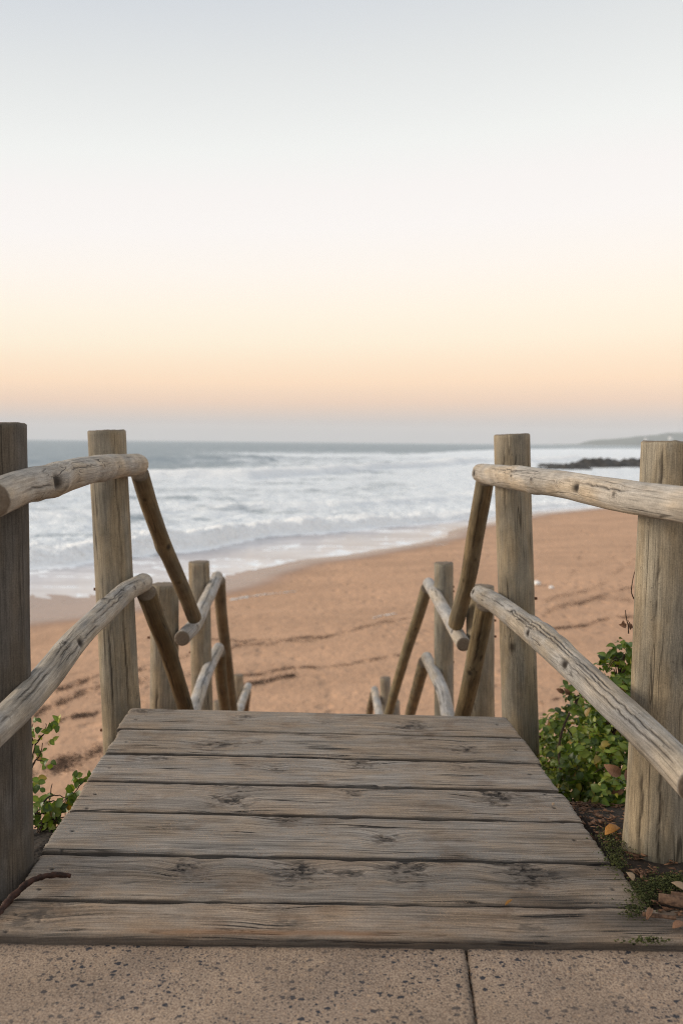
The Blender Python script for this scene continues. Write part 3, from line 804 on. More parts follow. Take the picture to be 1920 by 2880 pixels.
def rough_board(idx, y0, y1, z0, x0=-0.60, x1=0.70):
    plank(idx, y0, y1, x0, x1, z0, pcol[idx % 7], (), res=0.022, name='plank', fancy=False)
n_b = 20
def flight(y0, z0, y1, z1):
    global n_b
    steps = int(round((z0 - z1) / 0.2))
    for s in range(1, steps):
        yy = y0 + (y1 - y0) * (s - 0.5) / (steps - 1)
        rough_board(n_b, yy - 0.03, yy + 0.22, z0 + (z1 - z0) * s / steps); n_b += 1
def landing(y0, y1, z):
    global n_b
    k_ = int(round((y1 - y0) / 0.22))
    for s in range(k_):
        rough_board(n_b, y0 + (y1 - y0) * s / k_, y0 + (y1 - y0) * (s + 1) / k_, z); n_b += 1
flight(3.20, 0.0, 4.12, -0.80); landing(4.12, 5.42, -0.80); flight(5.42, -0.80, 7.4, -2.30); landing(7.4, 9.0, -2.30); flight(9.0, -2.30, 9.9, -2.95)

# ------------------------------------------------------------------ logs
def catmull(P, n):
    P = np.asarray(P, float)
    if len(P) == 2:
        return P[0] + (P[1] - P[0]) * np.linspace(0, 1, n)[:, None]
    L = np.concatenate([[0], np.cumsum(np.linalg.norm(np.diff(P, axis=0), axis=1))])
    Q = np.vstack([2 * P[0] - P[1], P, 2 * P[-1] - P[-2]])
    t = np.linspace(0, L[-1], n); out = np.zeros((n, 3))
    for i_, tt in enumerate(t):
        s = min(max(np.searchsorted(L, tt, side='right') - 1, 0), len(P) - 2)
        f = (tt - L[s]) / (L[s + 1] - L[s])
        a, b, c, d = Q[s], Q[s + 1], Q[s + 2], Q[s + 3]
        out[i_] = 0.5 * (2 * b + (c - a) * f + (2 * a - 5 * b + 4 * c - d) * f * f + (3 * b - a - 3 * c + d) * f ** 3)
    return out

def log(name, pts, radii, color, parent, seed, knots=(), cracks=(), nl=90, na=56, wobble=0.05, base_stain=0.0, mat=None, ragged=0.0):
    """a round pole along PTS; angle 0 faces the camera, positive towards the second axis"""
    C = catmull(pts, nl)
    T = np.gradient(C, axis=0); T /= np.linalg.norm(T, axis=1)[:, None]
    view = np.array(CAM)[None] - C
    n1 = view - (view * T).sum(1)[:, None] * T; n1 /= np.linalg.norm(n1, axis=1)[:, None]
    n2 = np.cross(T, n1)
    L = np.concatenate([[0], np.cumsum(np.linalg.norm(np.diff(C, axis=0), axis=1))]); LT = L[-1]
    th = np.linspace(-math.pi, math.pi, na, endpoint=False)[None, :]
    s = (L / LT)[:, None]
    R0 = np.interp(L / LT, np.linspace(0, 1, len(radii)), radii)[:, None]
    ct, sn = np.cos(th), np.sin(th)
    rad = R0 * (1 + wobble * 2 * (fbm(ct * 1.1 + 9, sn * 1.1 + 9, L[:, None] * 4.5, seed=seed, oct=3) - 0.5))
    rad = rad + 0.0022 * (fbm(ct * 9 + 30, sn * 9 + 30, L[:, None] * 7, seed=seed + 2, oct=3) - 0.5)
    knot = np.zeros((nl, na)); warp = np.zeros((nl, na))
    for (ks, ka, size, depth, dark) in knots:
        d1 = (s - ks) * LT; d2 = R0 * np.angle(np.exp(1j * (th - ka)))
        g = np.exp(-(d1 ** 2 + d2 ** 2) / size ** 2)
        gw = np.exp(-(d1 ** 2 / (size * 2.2) ** 2 + d2 ** 2 / (size * 1.8) ** 2))
        if depth > 0:                        # a swollen knot with a dark eye
            rad = rad + depth * gw * 0.7
            ragged_ = 0.75 + 0.6 * fbm(ct * 14 + 5, sn * 14 + 5, L[:, None] * 60, seed=seed + 11, oct=2)
            knot = np.maximum(knot, dark * np.exp(-((d1 / (size * 0.95 * ragged_)) ** 2 + (d2 / (size * 0.55 * ragged_)) ** 2) ** 1.5))
        else:                                # a drilled or rotted hollow
            g = np.exp(-((d1 / (size * 1.6)) ** 2 + (d2 / size) ** 2) ** 2)
            rad = rad + 0.35 * depth * g
            knot = np.maximum(knot, dark * np.exp(-((d1 / (size * 1.45)) ** 2 + (d2 / (size * 0.9)) ** 2) ** 2))
        warp = warp + 0.012 * gw
    for (ca, s0, s1, wd, dp) in cracks:
        an = ca + (0.0035 * (fbm(np.zeros_like(s), L[:, None] * 14, seed=seed + 5) - 0.5) * 2 + 0.003 * (fbm(np.zeros_like(s), L[:, None] * 45, seed=seed + 6, oct=2) - 0.5) * 2) / R0
        d2 = R0 * np.angle(np.exp(1j * (th - an)))
        win = smooth(s0, s0 + 0.04, s) * (1 - smooth(s1 - 0.04, s1, s))
        wd = max(wd, 0.75 * 2 * math.pi * float(R0.mean()) / na)
        win = win * (0.35 + 0.65 * smooth(0.25, 0.55, fbm(s * 0 + 3, L[:, None] * 9, seed=seed + 9)))
        g = np.exp(-(d2 / wd) ** 2) * win
        rad = rad - 0.6 * dp * g; knot = np.maximum(knot, 0.95 * g)
    V = C[:, None, :] + rad[..., None] * (ct[..., None] * n1[:, None, :] + sn[..., None] * n2[:, None, :])
    if ragged:
        V[0] += (T[0] * (ragged * (fbm(ct[0] * 4 + 3, sn[0] * 4 + 3, seed=seed + 6) - 0.5))[:, None])
        V[-1] += (T[-1] * (ragged * (fbm(ct[0] * 4 + 3, sn[0] * 4 + 3, seed=seed + 7) - 0.5))[:, None])
    rr = rad + warp
    gvec = np.stack([rr * ct + seed * 0.31, rr * sn, np.repeat(L[:, None], na, 1)], -1)
    stain = np.zeros((nl, na))
    if base_stain:
        stain = base_stain * smooth(0.17, 0.09, (1 - s) * LT + 0.10 * (fbm(ct * 3 + 4, sn * 3 + 4, L[:, None] * 12, seed=seed + 8) - 0.5)) + np.zeros((nl, na))
    verts = [V.reshape(-1, 3)]; gvs = [gvec.reshape(-1, 3)]; kn = [knot.ravel()]; st = [stain.ravel()]; en = [np.zeros(nl * na)]
    faces = [grid_faces(nl, na, wrap=True)]
    base = nl * na
    for e, (row, sg) in enumerate(((0, -1), (nl - 1, 1))):
        prev = row * na + np.arange(na)
        for ri, fr in enumerate((0.93, 0.6, 0.3, 0.0)):
            bulge = 0.004 if fr < 0.95 else 0.0
            if fr > 0:
                ringv = C[row] + (V[row] - C[row]) * fr + sg * T[row] * (bulge + 0.0015 * (fbm(ct[0] * 5 * fr + 8, sn[0] * 5 * fr, seed=seed + 4) - 0.5)[:, None])
                verts.append(ringv); gvs.append(np.stack([fr * R0[row] * ct[0] + seed * 0.31, fr * R0[row] * sn[0], np.full(na, 3.0 + e)], -1))
                kn.append(np.zeros(na)); st.append(np.zeros(na)); en.append(np.ones(na))
                cur = base + np.arange(na); base += na
                q = np.stack([prev, np.roll(prev, -1), np.roll(cur, -1), cur], -1)
                faces.append(q[:, ::-1] if sg < 0 else q)
                prev = cur
            else:
                verts.append((C[row] + sg * T[row] * bulge)[None]); gvs.append(np.array([[seed * 0.31, 0, 3.0 + e]])); kn.append(np.zeros(1)); st.append(np.zeros(1)); en.append(np.ones(1))
                q = np.stack([prev, np.roll(prev, -1), np.full(na, base)], -1); base += 1
                faces.append(q[:, ::-1] if sg < 0 else q)
    tri = [f for f in faces if f.shape[1] == 3]; quad = [f for f in faces if f.shape[1] == 4]
    # caps share the rim: orient outwards
    me = make_mesh(name, np.concatenate(verts), quad + tri, mat or M_LOG, {'gv': np.concatenate(gvs), 'knot': np.clip(np.concatenate(kn), 0, 1), 'stain': np.clip(np.concatenate(st), 0, 1), 'endm': np.concatenate(en)})
    return link(name, me, parent, color)

C_POST = (0.265, 0.226, 0.170)
C_POST_SHADED = (0.108, 0.094, 0.080)  # darker copy of the post colour, the near left post's shade painted in
C_RAIL = (0.385, 0.338, 0.286)
C_BROWN = (0.165, 0.128, 0.082)
C_FAR = (0.36, 0.335, 0.31)

left = empty('log_railing', (-0.67, 2.0, -0.05))
tag(left, 'weathered log railing running down the steps on the seaward side', 'railing', 'log railings of the beach steps')
right = empty('log_railing', (0.80, 2.05, -0.02))
tag(right, 'weathered log railing running down the steps beside the green bush', 'railing', 'log railings of the beach steps')

def post(parent, top, bottom, y, dia, color, seed, zb, flare=1.05, **kw):
    a = at_y(top[0], top[1], y); b = at_y(bottom[0], bottom[1], y)
    d = (b - a).normalized()
    c = a + d * ((a.z - zb) / -d.z)
    pts = [a + (c - a) * t for t in (0, 0.25, 0.5, 0.75, 1)]
    o = log('post', pts, [dia / 2 * 0.985, dia / 2, dia / 2 * 1.01, dia / 2 * 1.02, dia / 2 * flare], color, parent, seed, wobble=kw.pop('wobble', 0.022), ragged=0.006, **kw)
    return o, a, c

def bolt(post_obj, p, d, r=0.010, l=0.024):
    """threaded end with a nut, pushed out of a post"""
    d = Vector(d).normalized(); p = Vector(p) - d * 0.014; q = d.to_track_quat('Z', 'Y').to_matrix()
    vs, fs = [], []
    for (r_, z0, z1, k_) in ((r * 1.0, -0.005, l * 0.45, 6), (r * 0.55, 0.0, l, 10)):
        b = len(vs)
        for z in (z0, z1):
            for i in range(k_):
                a = 2 * math.pi * i / k_
                vs.append(Vector(p) + q @ Vector((r_ * math.cos(a), r_ * math.sin(a), z)))
        fs += [(b + i, b + (i + 1) % k_, b + k_ + (i + 1) % k_, b + k_ + i) for i in range(k_)]
        c = len(vs); vs.append(Vector(p) + q @ Vector((0, 0, z1)))
        fs += [(b + k_ + i, b + k_ + (i + 1) % k_, c, c) for i in range(k_)]
    quads = np.array([f for f in fs if f[2] != f[3]]); tris = np.array([f[:3] for f in fs if f[2] == f[3]])
    o = link('bolt', make_mesh('bolt', np.array([tuple(v) for v in vs]), [quads, tris], M_RUST, smooth_shade=False))
    o.parent = post_obj
    return o

# the four tall posts of the deck
L1, a, c = post(left, (-24, 1193), (-4, 2425), 2.03, 0.150, C_POST_SHADED, 301, -0.35, 1.03, nl=150, na=96,
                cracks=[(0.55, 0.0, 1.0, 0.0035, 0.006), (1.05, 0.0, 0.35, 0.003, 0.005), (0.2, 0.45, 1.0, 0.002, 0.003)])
L2, a, c = post(left, (301, 1213), (341, 2010), 3.38, 0.137, C_POST, 302, -1.2, 1.04, nl=150, na=96,
                cracks=[(0.42, 0.30, 0.75, 0.002, 0.003), (-0.4, 0.1, 0.5, 0.002, 0.002)], knots=[(0.47, -1.35, 0.03, 0.006, 0.3)])
bolt(L2, at_y(272, 1657, 3.38), (-1, -0.1, 0)); bolt(L2, at_y(290, 2053, 3.38), (-1, -0.1, 0))
R2, a, c = post(right, (1438, 1224), (1461, 2014), 3.42, 0.136, C_POST, 303, -1.0, 1.04, nl=150, na=96,
                cracks=[(0.5, 0.0, 0.18, 0.002, 0.003), (-0.15, 0.0, 0.12, 0.0018, 0.002)], knots=[(0.40, 0.30, 0.022, 0.003, 0.9), (0.63, 0.8, 0.012, 0.002, 0.6)])
bolt(R2, at_y(1502, 1683, 3.42), (1, -0.1, 0)); bolt(R2, at_y(1513, 2072, 3.42), (1, -0.1, 0))
R1, a, c = post(right, (1896, 1246), (1847, 2440), 2.10, 0.153, (0.285, 0.242, 0.180), 304, -0.12, 1.14, nl=170, na=110, base_stain=0.45,
                cracks=[(-0.55, 0.0, 0.5, 0.002, 0.003), (0.35, 0.0, 0.45, 0.0025, 0.004), (0.0, 0.62, 1.0, 0.002, 0.003), (0.55, 0.70, 1.0, 0.002, 0.003)],
                knots=[(0.62, 0.25, 0.018, 0.003, 0.25), (0.47, -0.55, 0.03, 0.003, 0.15)])

def rail_x(parent, name, px, xa, xb, r, color, seed, **kw):
    n_ = len(px)
    pts = [at_x(sx, sy, xa + (xb - xa) * (i / (n_ - 1))) for i, (sx, sy) in enumerate(px)]
    return log(name, pts, r if isinstance(r, list) else [r, r], color, parent, seed, **kw)

def rail_y(parent, name, px, ya, yb, r, color, seed, **kw):
    a, b = np.array(px[0]), np.array(px[-1])
    pts = []
    for sx, sy in px:
        t = float(np.dot(np.array((sx, sy)) - a, b - a) / np.dot(b - a, b - a))
        # depth runs with the inverse so that a straight pole stays straight
        pts.append(at_y(sx, sy, 1 / (1 / ya + (1 / yb - 1 / ya) * t)))
    return log(name, pts, r if isinstance(r, list) else [r, r], color, parent, seed, **kw)

# level rails of the deck
rail_x(left, 'rail', [(-22, 1404), (80, 1364), (156, 1349), (201, 1334), (268, 1319), (312, 1313), (388, 1306)], -0.60, -0.62, [0.036, 0.0365, 0.039, 0.038, 0.040, 0.040], C_RAIL, 321, nl=200, na=80, wobble=0.08,
       knots=[(0.215, 0.15, 0.022, -0.020, 1.0), (0.25, 0.55, 0.022, 0.010, 0.5), (0.30, -0.9, 0.03, 0.008, 0.2), (0.53, -0.1, 0.009, 0.003, 0.8), (0.66, 0.05, 0.007, 0.002, 0.8), (0.60, 1.1, 0.035, 0.008, 0.4), (0.18, 1.4, 0.03, 0.006, 0.3)],
       cracks=[(-0.25, 0.28, 0.50, 0.0014, 0.003), (0.35, 0.05, 0.2, 0.0012, 0.002)])
rail_x(left, 'rail', [(-45, 2080), (54, 1989), (140, 1894), (210, 1805), (290, 1727), (353, 1667), (404, 1638)], -0.60, -0.605, [0.032, 0.033, 0.035, 0.032, 0.034, 0.034, 0.035], (0.34, 0.31, 0.275), 322, nl=220, na=80, wobble=0.06,
       knots=[(0.37, 0.45, 0.016, -0.014, 1.0), (0.33, -0.45, 0.012, 0.004, 0.8), (0.72, -0.3, 0.012, 0.005, 1.0), (0.80, 0.15, 0.010, 0.004, 1.0), (0.62, -0.95, 0.016, 0.010, 0.9), (0.90, 0.1, 0.010, 0.003, 0.7)],
       cracks=[(-0.1, 0.0, 0.36, 0.0022, 0.006), (-0.45, 0.05, 0.4, 0.0015, 0.003), (0.05, 0.45, 0.72, 0.002, 0.006), (0.45, 0.25, 0.5, 0.0013, 0.003), (-0.4, 0.5, 0.9, 0.0014, 0.003)])
rail_x(right, 'rail', [(1352, 1331), (1393, 1337), (1494, 1350), (1568, 1360), (1643, 1374), (1720, 1389), (1795, 1402), (1920, 1421), (2010, 1434)], 0.68, 0.72, [0.036, 0.040, 0.039, 0.037, 0.036, 0.035, 0.035], C_RAIL, 323, nl=220, na=80, wobble=0.07,
       knots=[(0.015, 0.1, 0.014, -0.012, 1.0), (0.34, -0.1, 0.010, 0.004, 0.9), (0.46, -0.05, 0.010, 0.004, 0.9), (0.22, 0.0, 0.006, 0.003, 0.6), (0.12, 0.1, 0.006, 0.002, 0.5), (0.585, 0.0, 0.009, 0.003, 0.5), (0.66, 0.05, 0.017, -0.017, 1.0), (0.80, 0.0, 0.011, 0.004, 0.8), (0.42, 1.3, 0.02, 0.006, 0.4), (0.30, -1.2, 0.02, 0.005, 0.3)],
       cracks=[(-0.55, 0.15, 0.5, 0.0014, 0.003), (-0.35, 0.6, 0.85, 0.0013, 0.003)])
rail_x(right, 'rail', [(1346, 1671), (1400, 1701), (1489, 1770), (1592, 1857), (1711, 1968), (1848, 2097), (1955, 2207)], 0.683, 0.72, [0.034, 0.037, 0.038, 0.038, 0.037, 0.036], (0.365, 0.33, 0.29), 324, nl=240, na=90, wobble=0.05,
       knots=[(0.012, 0.1, 0.014, -0.012, 1.0), (0.33, -0.2, 0.013, 0.005, 1.0), (0.46, 0.30, 0.012, -0.008, 1.0), (0.64, 0.35, 0.016, -0.014, 1.0), (0.47, -1.2, 0.035, 0.014, 0.3), (0.40, -1.25, 0.020, 0.010, 0.5), (0.55, -1.1, 0.03, 0.010, 0.2)],
       cracks=[(-0.35, 0.30, 0.98, 0.0020, 0.006), (-0.62, 0.40, 0.80, 0.0022, 0.007), (-0.1, 0.05, 0.5, 0.0014, 0.003), (0.1, 0.60, 1.0, 0.0016, 0.004)])

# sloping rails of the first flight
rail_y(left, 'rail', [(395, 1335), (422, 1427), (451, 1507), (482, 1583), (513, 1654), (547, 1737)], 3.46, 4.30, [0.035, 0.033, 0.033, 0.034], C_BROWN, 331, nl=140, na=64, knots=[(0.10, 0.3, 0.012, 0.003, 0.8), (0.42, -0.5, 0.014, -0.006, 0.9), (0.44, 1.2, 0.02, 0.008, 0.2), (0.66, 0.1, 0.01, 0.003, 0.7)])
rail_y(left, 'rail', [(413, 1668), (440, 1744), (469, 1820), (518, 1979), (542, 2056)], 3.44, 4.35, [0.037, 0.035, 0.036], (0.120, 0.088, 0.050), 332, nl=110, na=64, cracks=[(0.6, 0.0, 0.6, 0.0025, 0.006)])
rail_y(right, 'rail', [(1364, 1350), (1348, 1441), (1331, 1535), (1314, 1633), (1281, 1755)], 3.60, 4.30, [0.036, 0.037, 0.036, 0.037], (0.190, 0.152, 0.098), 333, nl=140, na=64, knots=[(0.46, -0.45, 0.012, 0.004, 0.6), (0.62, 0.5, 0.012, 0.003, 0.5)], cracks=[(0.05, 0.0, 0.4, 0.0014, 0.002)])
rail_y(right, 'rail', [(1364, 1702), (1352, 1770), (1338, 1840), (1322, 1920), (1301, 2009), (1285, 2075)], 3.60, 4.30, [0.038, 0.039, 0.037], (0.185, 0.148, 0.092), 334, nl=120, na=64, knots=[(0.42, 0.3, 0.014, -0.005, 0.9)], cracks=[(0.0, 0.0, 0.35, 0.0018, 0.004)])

# landing
P, a, c = post(left, (464, 1645), (462, 1995), 4.27, 0.132, C_POST, 341, -1.5, nl=90, na=64, cracks=[(0.55, 0.1, 1.0, 0.004, 0.006)])
bolt(P, at_y(421, 1793, 4.27), (-1, 0, 0))
P, a, c = post(left, (560, 1581), (569, 1995), 5.50, 0.127, C_POST, 342, -1.7, nl=90, na=56)
bolt(P, at_y(537, 1834, 5.50), (-1, 0, 0)); bolt(P, at_y(535, 1635, 5.50), (-1, 0, 0))
P, a, c = post(right, (1349, 1650), (1350, 2010), 4.27, 0.133, C_POST, 343, -1.4, nl=90, na=64)
bolt(P, at_y(1388, 1745, 4.27), (1, 0, 0)); bolt(P, at_y(1389, 1790, 4.27), (1, 0, 0))
P, a, c = post(right, (1247, 1584), (1248, 2000), 5.20, 0.112, (0.24, 0.215, 0.17), 344, -1.6, nl=90, na=56)
for yy in (1650, 1663, 1862):
    bolt(P, at_y(1272, yy, 5.20), (1, 0, 0))
rail_y(left, 'rail', [(513, 1795), (549, 1755), (572, 1706), (592, 1664), (611, 1622)], 4.15, 5.85, [0.036, 0.037], C_FAR, 345, nl=100, na=56, cracks=[(-0.1, 0.3, 0.9, 0.003, 0.005)], knots=[(0.13, 0.4, 0.012, -0.008, 0.9)])
rail_y(left, 'rail', [(538, 2040), (549, 1985), (585, 1883), (615, 1823)], 4.45, 5.95, [0.036, 0.037], C_FAR, 346, nl=90, na=56, cracks=[(0.0, 0.3, 0.95, 0.002, 0.004)])
rail_y(right, 'rail', [(1303, 1812), (1276, 1767), (1253, 1724), (1230, 1684), (1204, 1640)], 4.15, 5.45, [0.034, 0.034, 0.034], C_FAR, 347, nl=100, na=56, knots=[(0.13, -0.5, 0.011, -0.008, 0.9)])
rail_y(right, 'rail', [(1268, 2055), (1258, 2008), (1244, 1945), (1221, 1893), (1199, 1849)], 4.30, 5.45, [0.036, 0.035], C_FAR, 348, nl=90, na=56)
# second flight and lower landing
rail_y(left, 'rail', [(616, 1632), (623, 1730), (636, 1832), (655, 1995), (665, 2060)], 5.92, 7.75, [0.040, 0.040], C_BROWN, 351, nl=100, na=48)
rail_y(left, 'rail', [(618, 1835), (622, 1908), (633, 1995), (648, 2110)], 6.0, 7.7, [0.040, 0.042], (0.125, 0.10, 0.06), 352, nl=80, na=48)
rail_y(right, 'rail', [(1199, 1655), (1172, 1744), (1143, 1830), (1115, 1925), (1085, 2035)], 5.5, 7.75, [0.036, 0.038], (0.20, 0.165, 0.105), 353, nl=100, na=48, knots=[(0.2, -0.3, 0.012, 0.003, 0.6)])
rail_y(right, 'rail', [(1192, 1862), (1178, 1916), (1152, 2011), (1130, 2090)], 5.5, 7.6, [0.038, 0.040], (0.19, 0.155, 0.10), 354, nl=80, na=48)
post(left, (670, 1899), (671, 2000), 9.1, 0.10, C_POST, 361, -3.1, nl=50, na=40)
post(left, (616, 1973), (617, 2010), 7.8, 0.10, C_POST, 362, -2.9, nl=50, na=40)
post(right, (1083, 1906), (1084, 2000), 8.8, 0.105, (0.25, 0.22, 0.18), 363, -3.1, nl=50, na=40)
post(right, (1106, 1972), (1107, 2010), 7.8, 0.11, (0.25, 0.22, 0.18), 364, -2.9, nl=50, na=40)
rail_y(left, 'rail', [(664, 2050), (674, 1997), (698, 1930)], 7.7, 9.4, [0.038, 0.038], C_FAR, 365, nl=50, na=40)
rail_y(right, 'rail', [(1078, 2060), (1066, 2011), (1053, 1940)], 7.7, 9.1, [0.038, 0.038], C_FAR, 366, nl=50, na=40)
rail_y(right, 'rail', [(1050, 1952), (1042, 1985), (1036, 2030)], 9.15, 10.2, [0.038, 0.038], C_BROWN, 367, nl=50, na=40)
rail_y(left, 'rail', [(697, 1945), (690, 2005), (688, 2060)], 9.45, 10.4, [0.036, 0.036], C_BROWN, 368, nl=50, na=40)

# ------------------------------------------------------------------ plants
def leaf_mesh(name, mat, length=1.0, width=0.62, fold=0.18, curl=0.15, seed=0, tip=0.75):
    """obovate leaf along +Y lying in XY, folded a little along its midrib"""
    k = 6
    t = np.linspace(0, 1, k)
    w = width / 2 * np.sin(np.pi * np.clip(t ** tip, 0, 1)) ** 0.75
    w[0] = 0.02
    w[-1] = 0.03
    V = []
    for i in range(k):
        z = curl * (0.3 - (t[i] - 0.5) ** 2 * 1.2)
        V += [(-w[i], t[i] * length, z + fold * w[i]), (0, t[i] * length, z), (w[i], t[i] * length, z + fold * w[i])]
    V = np.array(V)
    me = make_mesh(name, V, grid_faces(k, 3), mat, {'rib': np.tile([0, 1.0, 0], k), 'rnd': np.zeros(len(V))})
    return me
LEAVES = [leaf_mesh('leaf', M_LEAF, 1, 0.72, 0.30, 0.25), leaf_mesh('leaf', M_LEAF, 1, 0.60, 0.45, 0.45), leaf_mesh('leaf', M_LEAF, 1, 0.80, 0.15, -0.2)]

def tube(name, pts, r0, r1, mat, parent=None, nl=14, na=7, jit=0.0, seed=0):
    C = catmull(pts, nl)
    if jit:
        C = C + jit * (np.stack([vnoise(np.arange(nl) * 0.9, np.full(nl, k_), seed=seed + k_) for k_ in range(3)], -1) - 0.5)
    T = np.gradient(C, axis=0); T /= np.linalg.norm(T, axis=1)[:, None] + 1e-9
    ref = np.array([0.31, 0.22, 0.92]); n1 = np.cross(T, ref); n1 /= np.linalg.norm(n1, axis=1)[:, None]; n2 = np.cross(T, n1)
    th = np.linspace(0, 2 * math.pi, na, endpoint=False)
    r = (np.linspace(r0, r1, nl) * (1 + (0.35 * (vnoise(np.arange(nl) * 0.45, np.zeros(nl), seed=seed + 5) - 0.5) if jit else 0)))[:, None, None]
    V = C[:, None] + r * (np.cos(th)[None, :, None] * n1[:, None] + np.sin(th)[None, :, None] * n2[:, None])
    V = np.concatenate([V.reshape(-1, 3), C[:1], C[-1:]])
    b = nl * na; i = np.arange(na); j = (i + 1) % na
    F = [grid_faces(nl, na, wrap=True), np.stack([j, i, np.full(na, b)], -1), np.stack([(nl - 1) * na + i, (nl - 1) * na + j, np.full(na, b + 1)], -1)]
    me = make_mesh(name, V, F, mat)
    return link(name, me, parent) if parent is not False else me

def leaf_matrix(p, normal, size, spin):
    z = Vector(normal).normalized()
    x = z.orthogonal().normalized()
    y = z.cross(x)
    y2 = y * math.cos(spin) + x * math.sin(spin)
    x2 = y2.cross(z)
    M = Matrix((x2, y2, z)).transposed().to_4x4()
    M.translation = p
    return M @ Matrix.Diagonal((size, size, size, 1))

def add_leaf(parent, p, normal, size, spin, me=None):
    o = bpy.data.objects.new('leaf', me or random.choice(LEAVES))
    o.parent = parent
    o.matrix_parent_inverse = Matrix.Translation(-parent.location)
    M = leaf_matrix(p, normal, size, spin)
    o.matrix_basis = M
    COL.objects.link(o)
    return o

def leaf_mass(name, items, parent):
    base = np.array([v.co[:] for v in LEAVES[0].vertices]); f0 = grid_faces(6, 3)
    V, Fc, rd, rb = [], [], [], []
    for k_, (p, nrm, size, spin) in enumerate(items):
        M = np.array(leaf_matrix(p, nrm, size, spin))
        V.append(base @ M[:3, :3].T + M[:3, 3]); Fc.append(f0 + k_ * len(base)); rd.append(np.full(len(base), random.random())); rb.append(np.tile([0, 1.0, 0], 6))
    o = link(name, make_mesh(name, np.concatenate(V), np.concatenate(Fc), M_LEAF, {'rnd': np.concatenate(rd), 'rib': np.concatenate(rb)}), parent)
    o['kind'] = 'stuff'
    return o

# the bush between the two posts on the landward side
bush_base = Vector((1.02, 3.0, float(ground_z(1.02, 3.0))))
bush = empty('coastal_bush', bush_base)
tag(bush, 'dense glossy green bush between the two tall posts', 'bush')
clumps = [(1738, 1895, 2.95, 70), (1755, 1840, 2.9, 40), (1690, 1985, 3.1, 85), (1610, 2060, 3.35, 75), (1565, 2090, 3.6, 75), (1540, 2120, 3.75, 55), (1680, 2105, 3.0, 100), (1735, 2030, 2.85, 100),
          (1735, 2160, 2.72, 85), (1650, 2180, 2.95, 70), (1590, 2160, 3.25, 80), (1625, 1955, 3.35, 45), (1690, 2230, 2.7, 45), (1850, 1960, 3.1, 110), (1880, 2110, 2.9, 110), (1575, 2150, 3.35, 70), (1610, 2210, 2.95, 55), (1730, 2235, 2.55, 55), (1660, 2130, 2.8, 80), (1560, 2060, 3.7, 60), (1750, 1960, 2.8, 60)]
items = []
for (sx, sy, yy, rpx) in clumps:
    cpt = at_y(sx, sy, yy); r = rpx / F_PX * yy
    n_l = int(175 * (rpx / 70.0) ** 1.5)
    for _ in range(n_l):
        d = Vector((random.gauss(0, 1), random.gauss(0, 1), random.gauss(0, 1))).normalized()
        rr = r * random.uniform(0.45, 1.05) ** 0.8
        p = cpt + d * rr
        nrm = (d * 0.7 + Vector((random.gauss(0, .45), random.gauss(0, .45) - 0.35, random.gauss(0, .4) + 0.55)))
        items.append((p, nrm, random.uniform(0.013, 0.037), random.uniform(0, 6.28), (p - CAM).length - 0.8 * max(0.0, d.dot((CAM - p).normalized()))))
# the 300 that show largest: nearest to the eye on the outside of the clumps and left of the post
items.sort(key=lambda t: t[4])
vis = [t for t in items if at_y(1775, 1900, t[0].y).x > t[0].x]
vis_ids = set(id(t) for t in vis[:300])
for t in vis[:300]:
    add_leaf(bush, *t[:4])
leaf_mass('foliage', [t[:4] for t in items if id(t) not in vis_ids], bush)
for k_, (sx, sy, yy, rpx) in enumerate(clumps[:13]):
    cpt = at_y(sx, sy, yy)
    b0 = bush_base + Vector((random.uniform(-.12, .12), random.uniform(-.15, .1), 0))
    midp = b0.lerp(cpt, 0.5) + Vector((random.uniform(-.05, .05), random.uniform(-.05, .05), 0.02))
    tube('stem', [b0, midp, cpt], 0.006, 0.003, M_TWIG, bush, seed=k_)
    for q_ in range(3):
        tp = cpt + Vector((random.uniform(-.09, .09), random.uniform(-.09, .05), random.uniform(-.06, .1)))
        tube('twig', [midp.lerp(cpt, .7), cpt.lerp(tp, .5) + Vector((0, 0, .01)), tp], 0.003, 0.0012, M_TWIG, bush, nl=8, na=5)
# dry seed stalk above the bush, close to the near post
dry = [at_y(1766, 1782, 2.8), at_y(1765, 1760, 2.8), at_y(1760, 1740, 2.8), at_y(1757, 1716, 2.8)]
tube('dry_stalk', dry, 0.0022, 0.0012, M_TWIG, bush, nl=10, na=5)
tube('dry_stalk', [at_y(1782, 1770, 2.8), at_y(1772, 1756, 2.8), at_y(1764, 1744, 2.8)], 0.002, 0.001, M_TWIG, bush, nl=8, na=5)
tube('dry_stalk', [at_y(1782, 1685, 2.75), at_y(1774, 1665, 2.75), at_y(1778, 1630, 2.75), at_y(1786, 1600, 2.75)], 0.002, 0.001, M_TWIG, bush, nl=10, na=5)
DRY = leaf_mesh('dry_leaf', M_BROWN, 1, 0.6, 0.9, 0.7)
for (sx, sy, sz, sp) in ((1760, 1762, .026, 2.6), (1766, 1752, .022, 0.6), (1752, 1745, .016, 1.4)):
    o = add_leaf(bush, at_y(sx, sy, 2.79), (0.1, -1, 0.2), sz, sp, DRY); o.name = 'dry_leaf'
for (sx, sy, sz, sp) in ((1745, 2180, .055, 2.9), (1758, 2165, .05, 0.4), (1752, 2215, .04, 1.9), (1585, 1948, .03, 2.8), (1600, 1955, .03, 3.3)):
    o = add_leaf(bush, at_y(sx, sy, 2.55 if sx > 1700 else 3.2), (-0.2, -1, 0.3), sz, sp, DRY); o.name = 'dry_leaf'

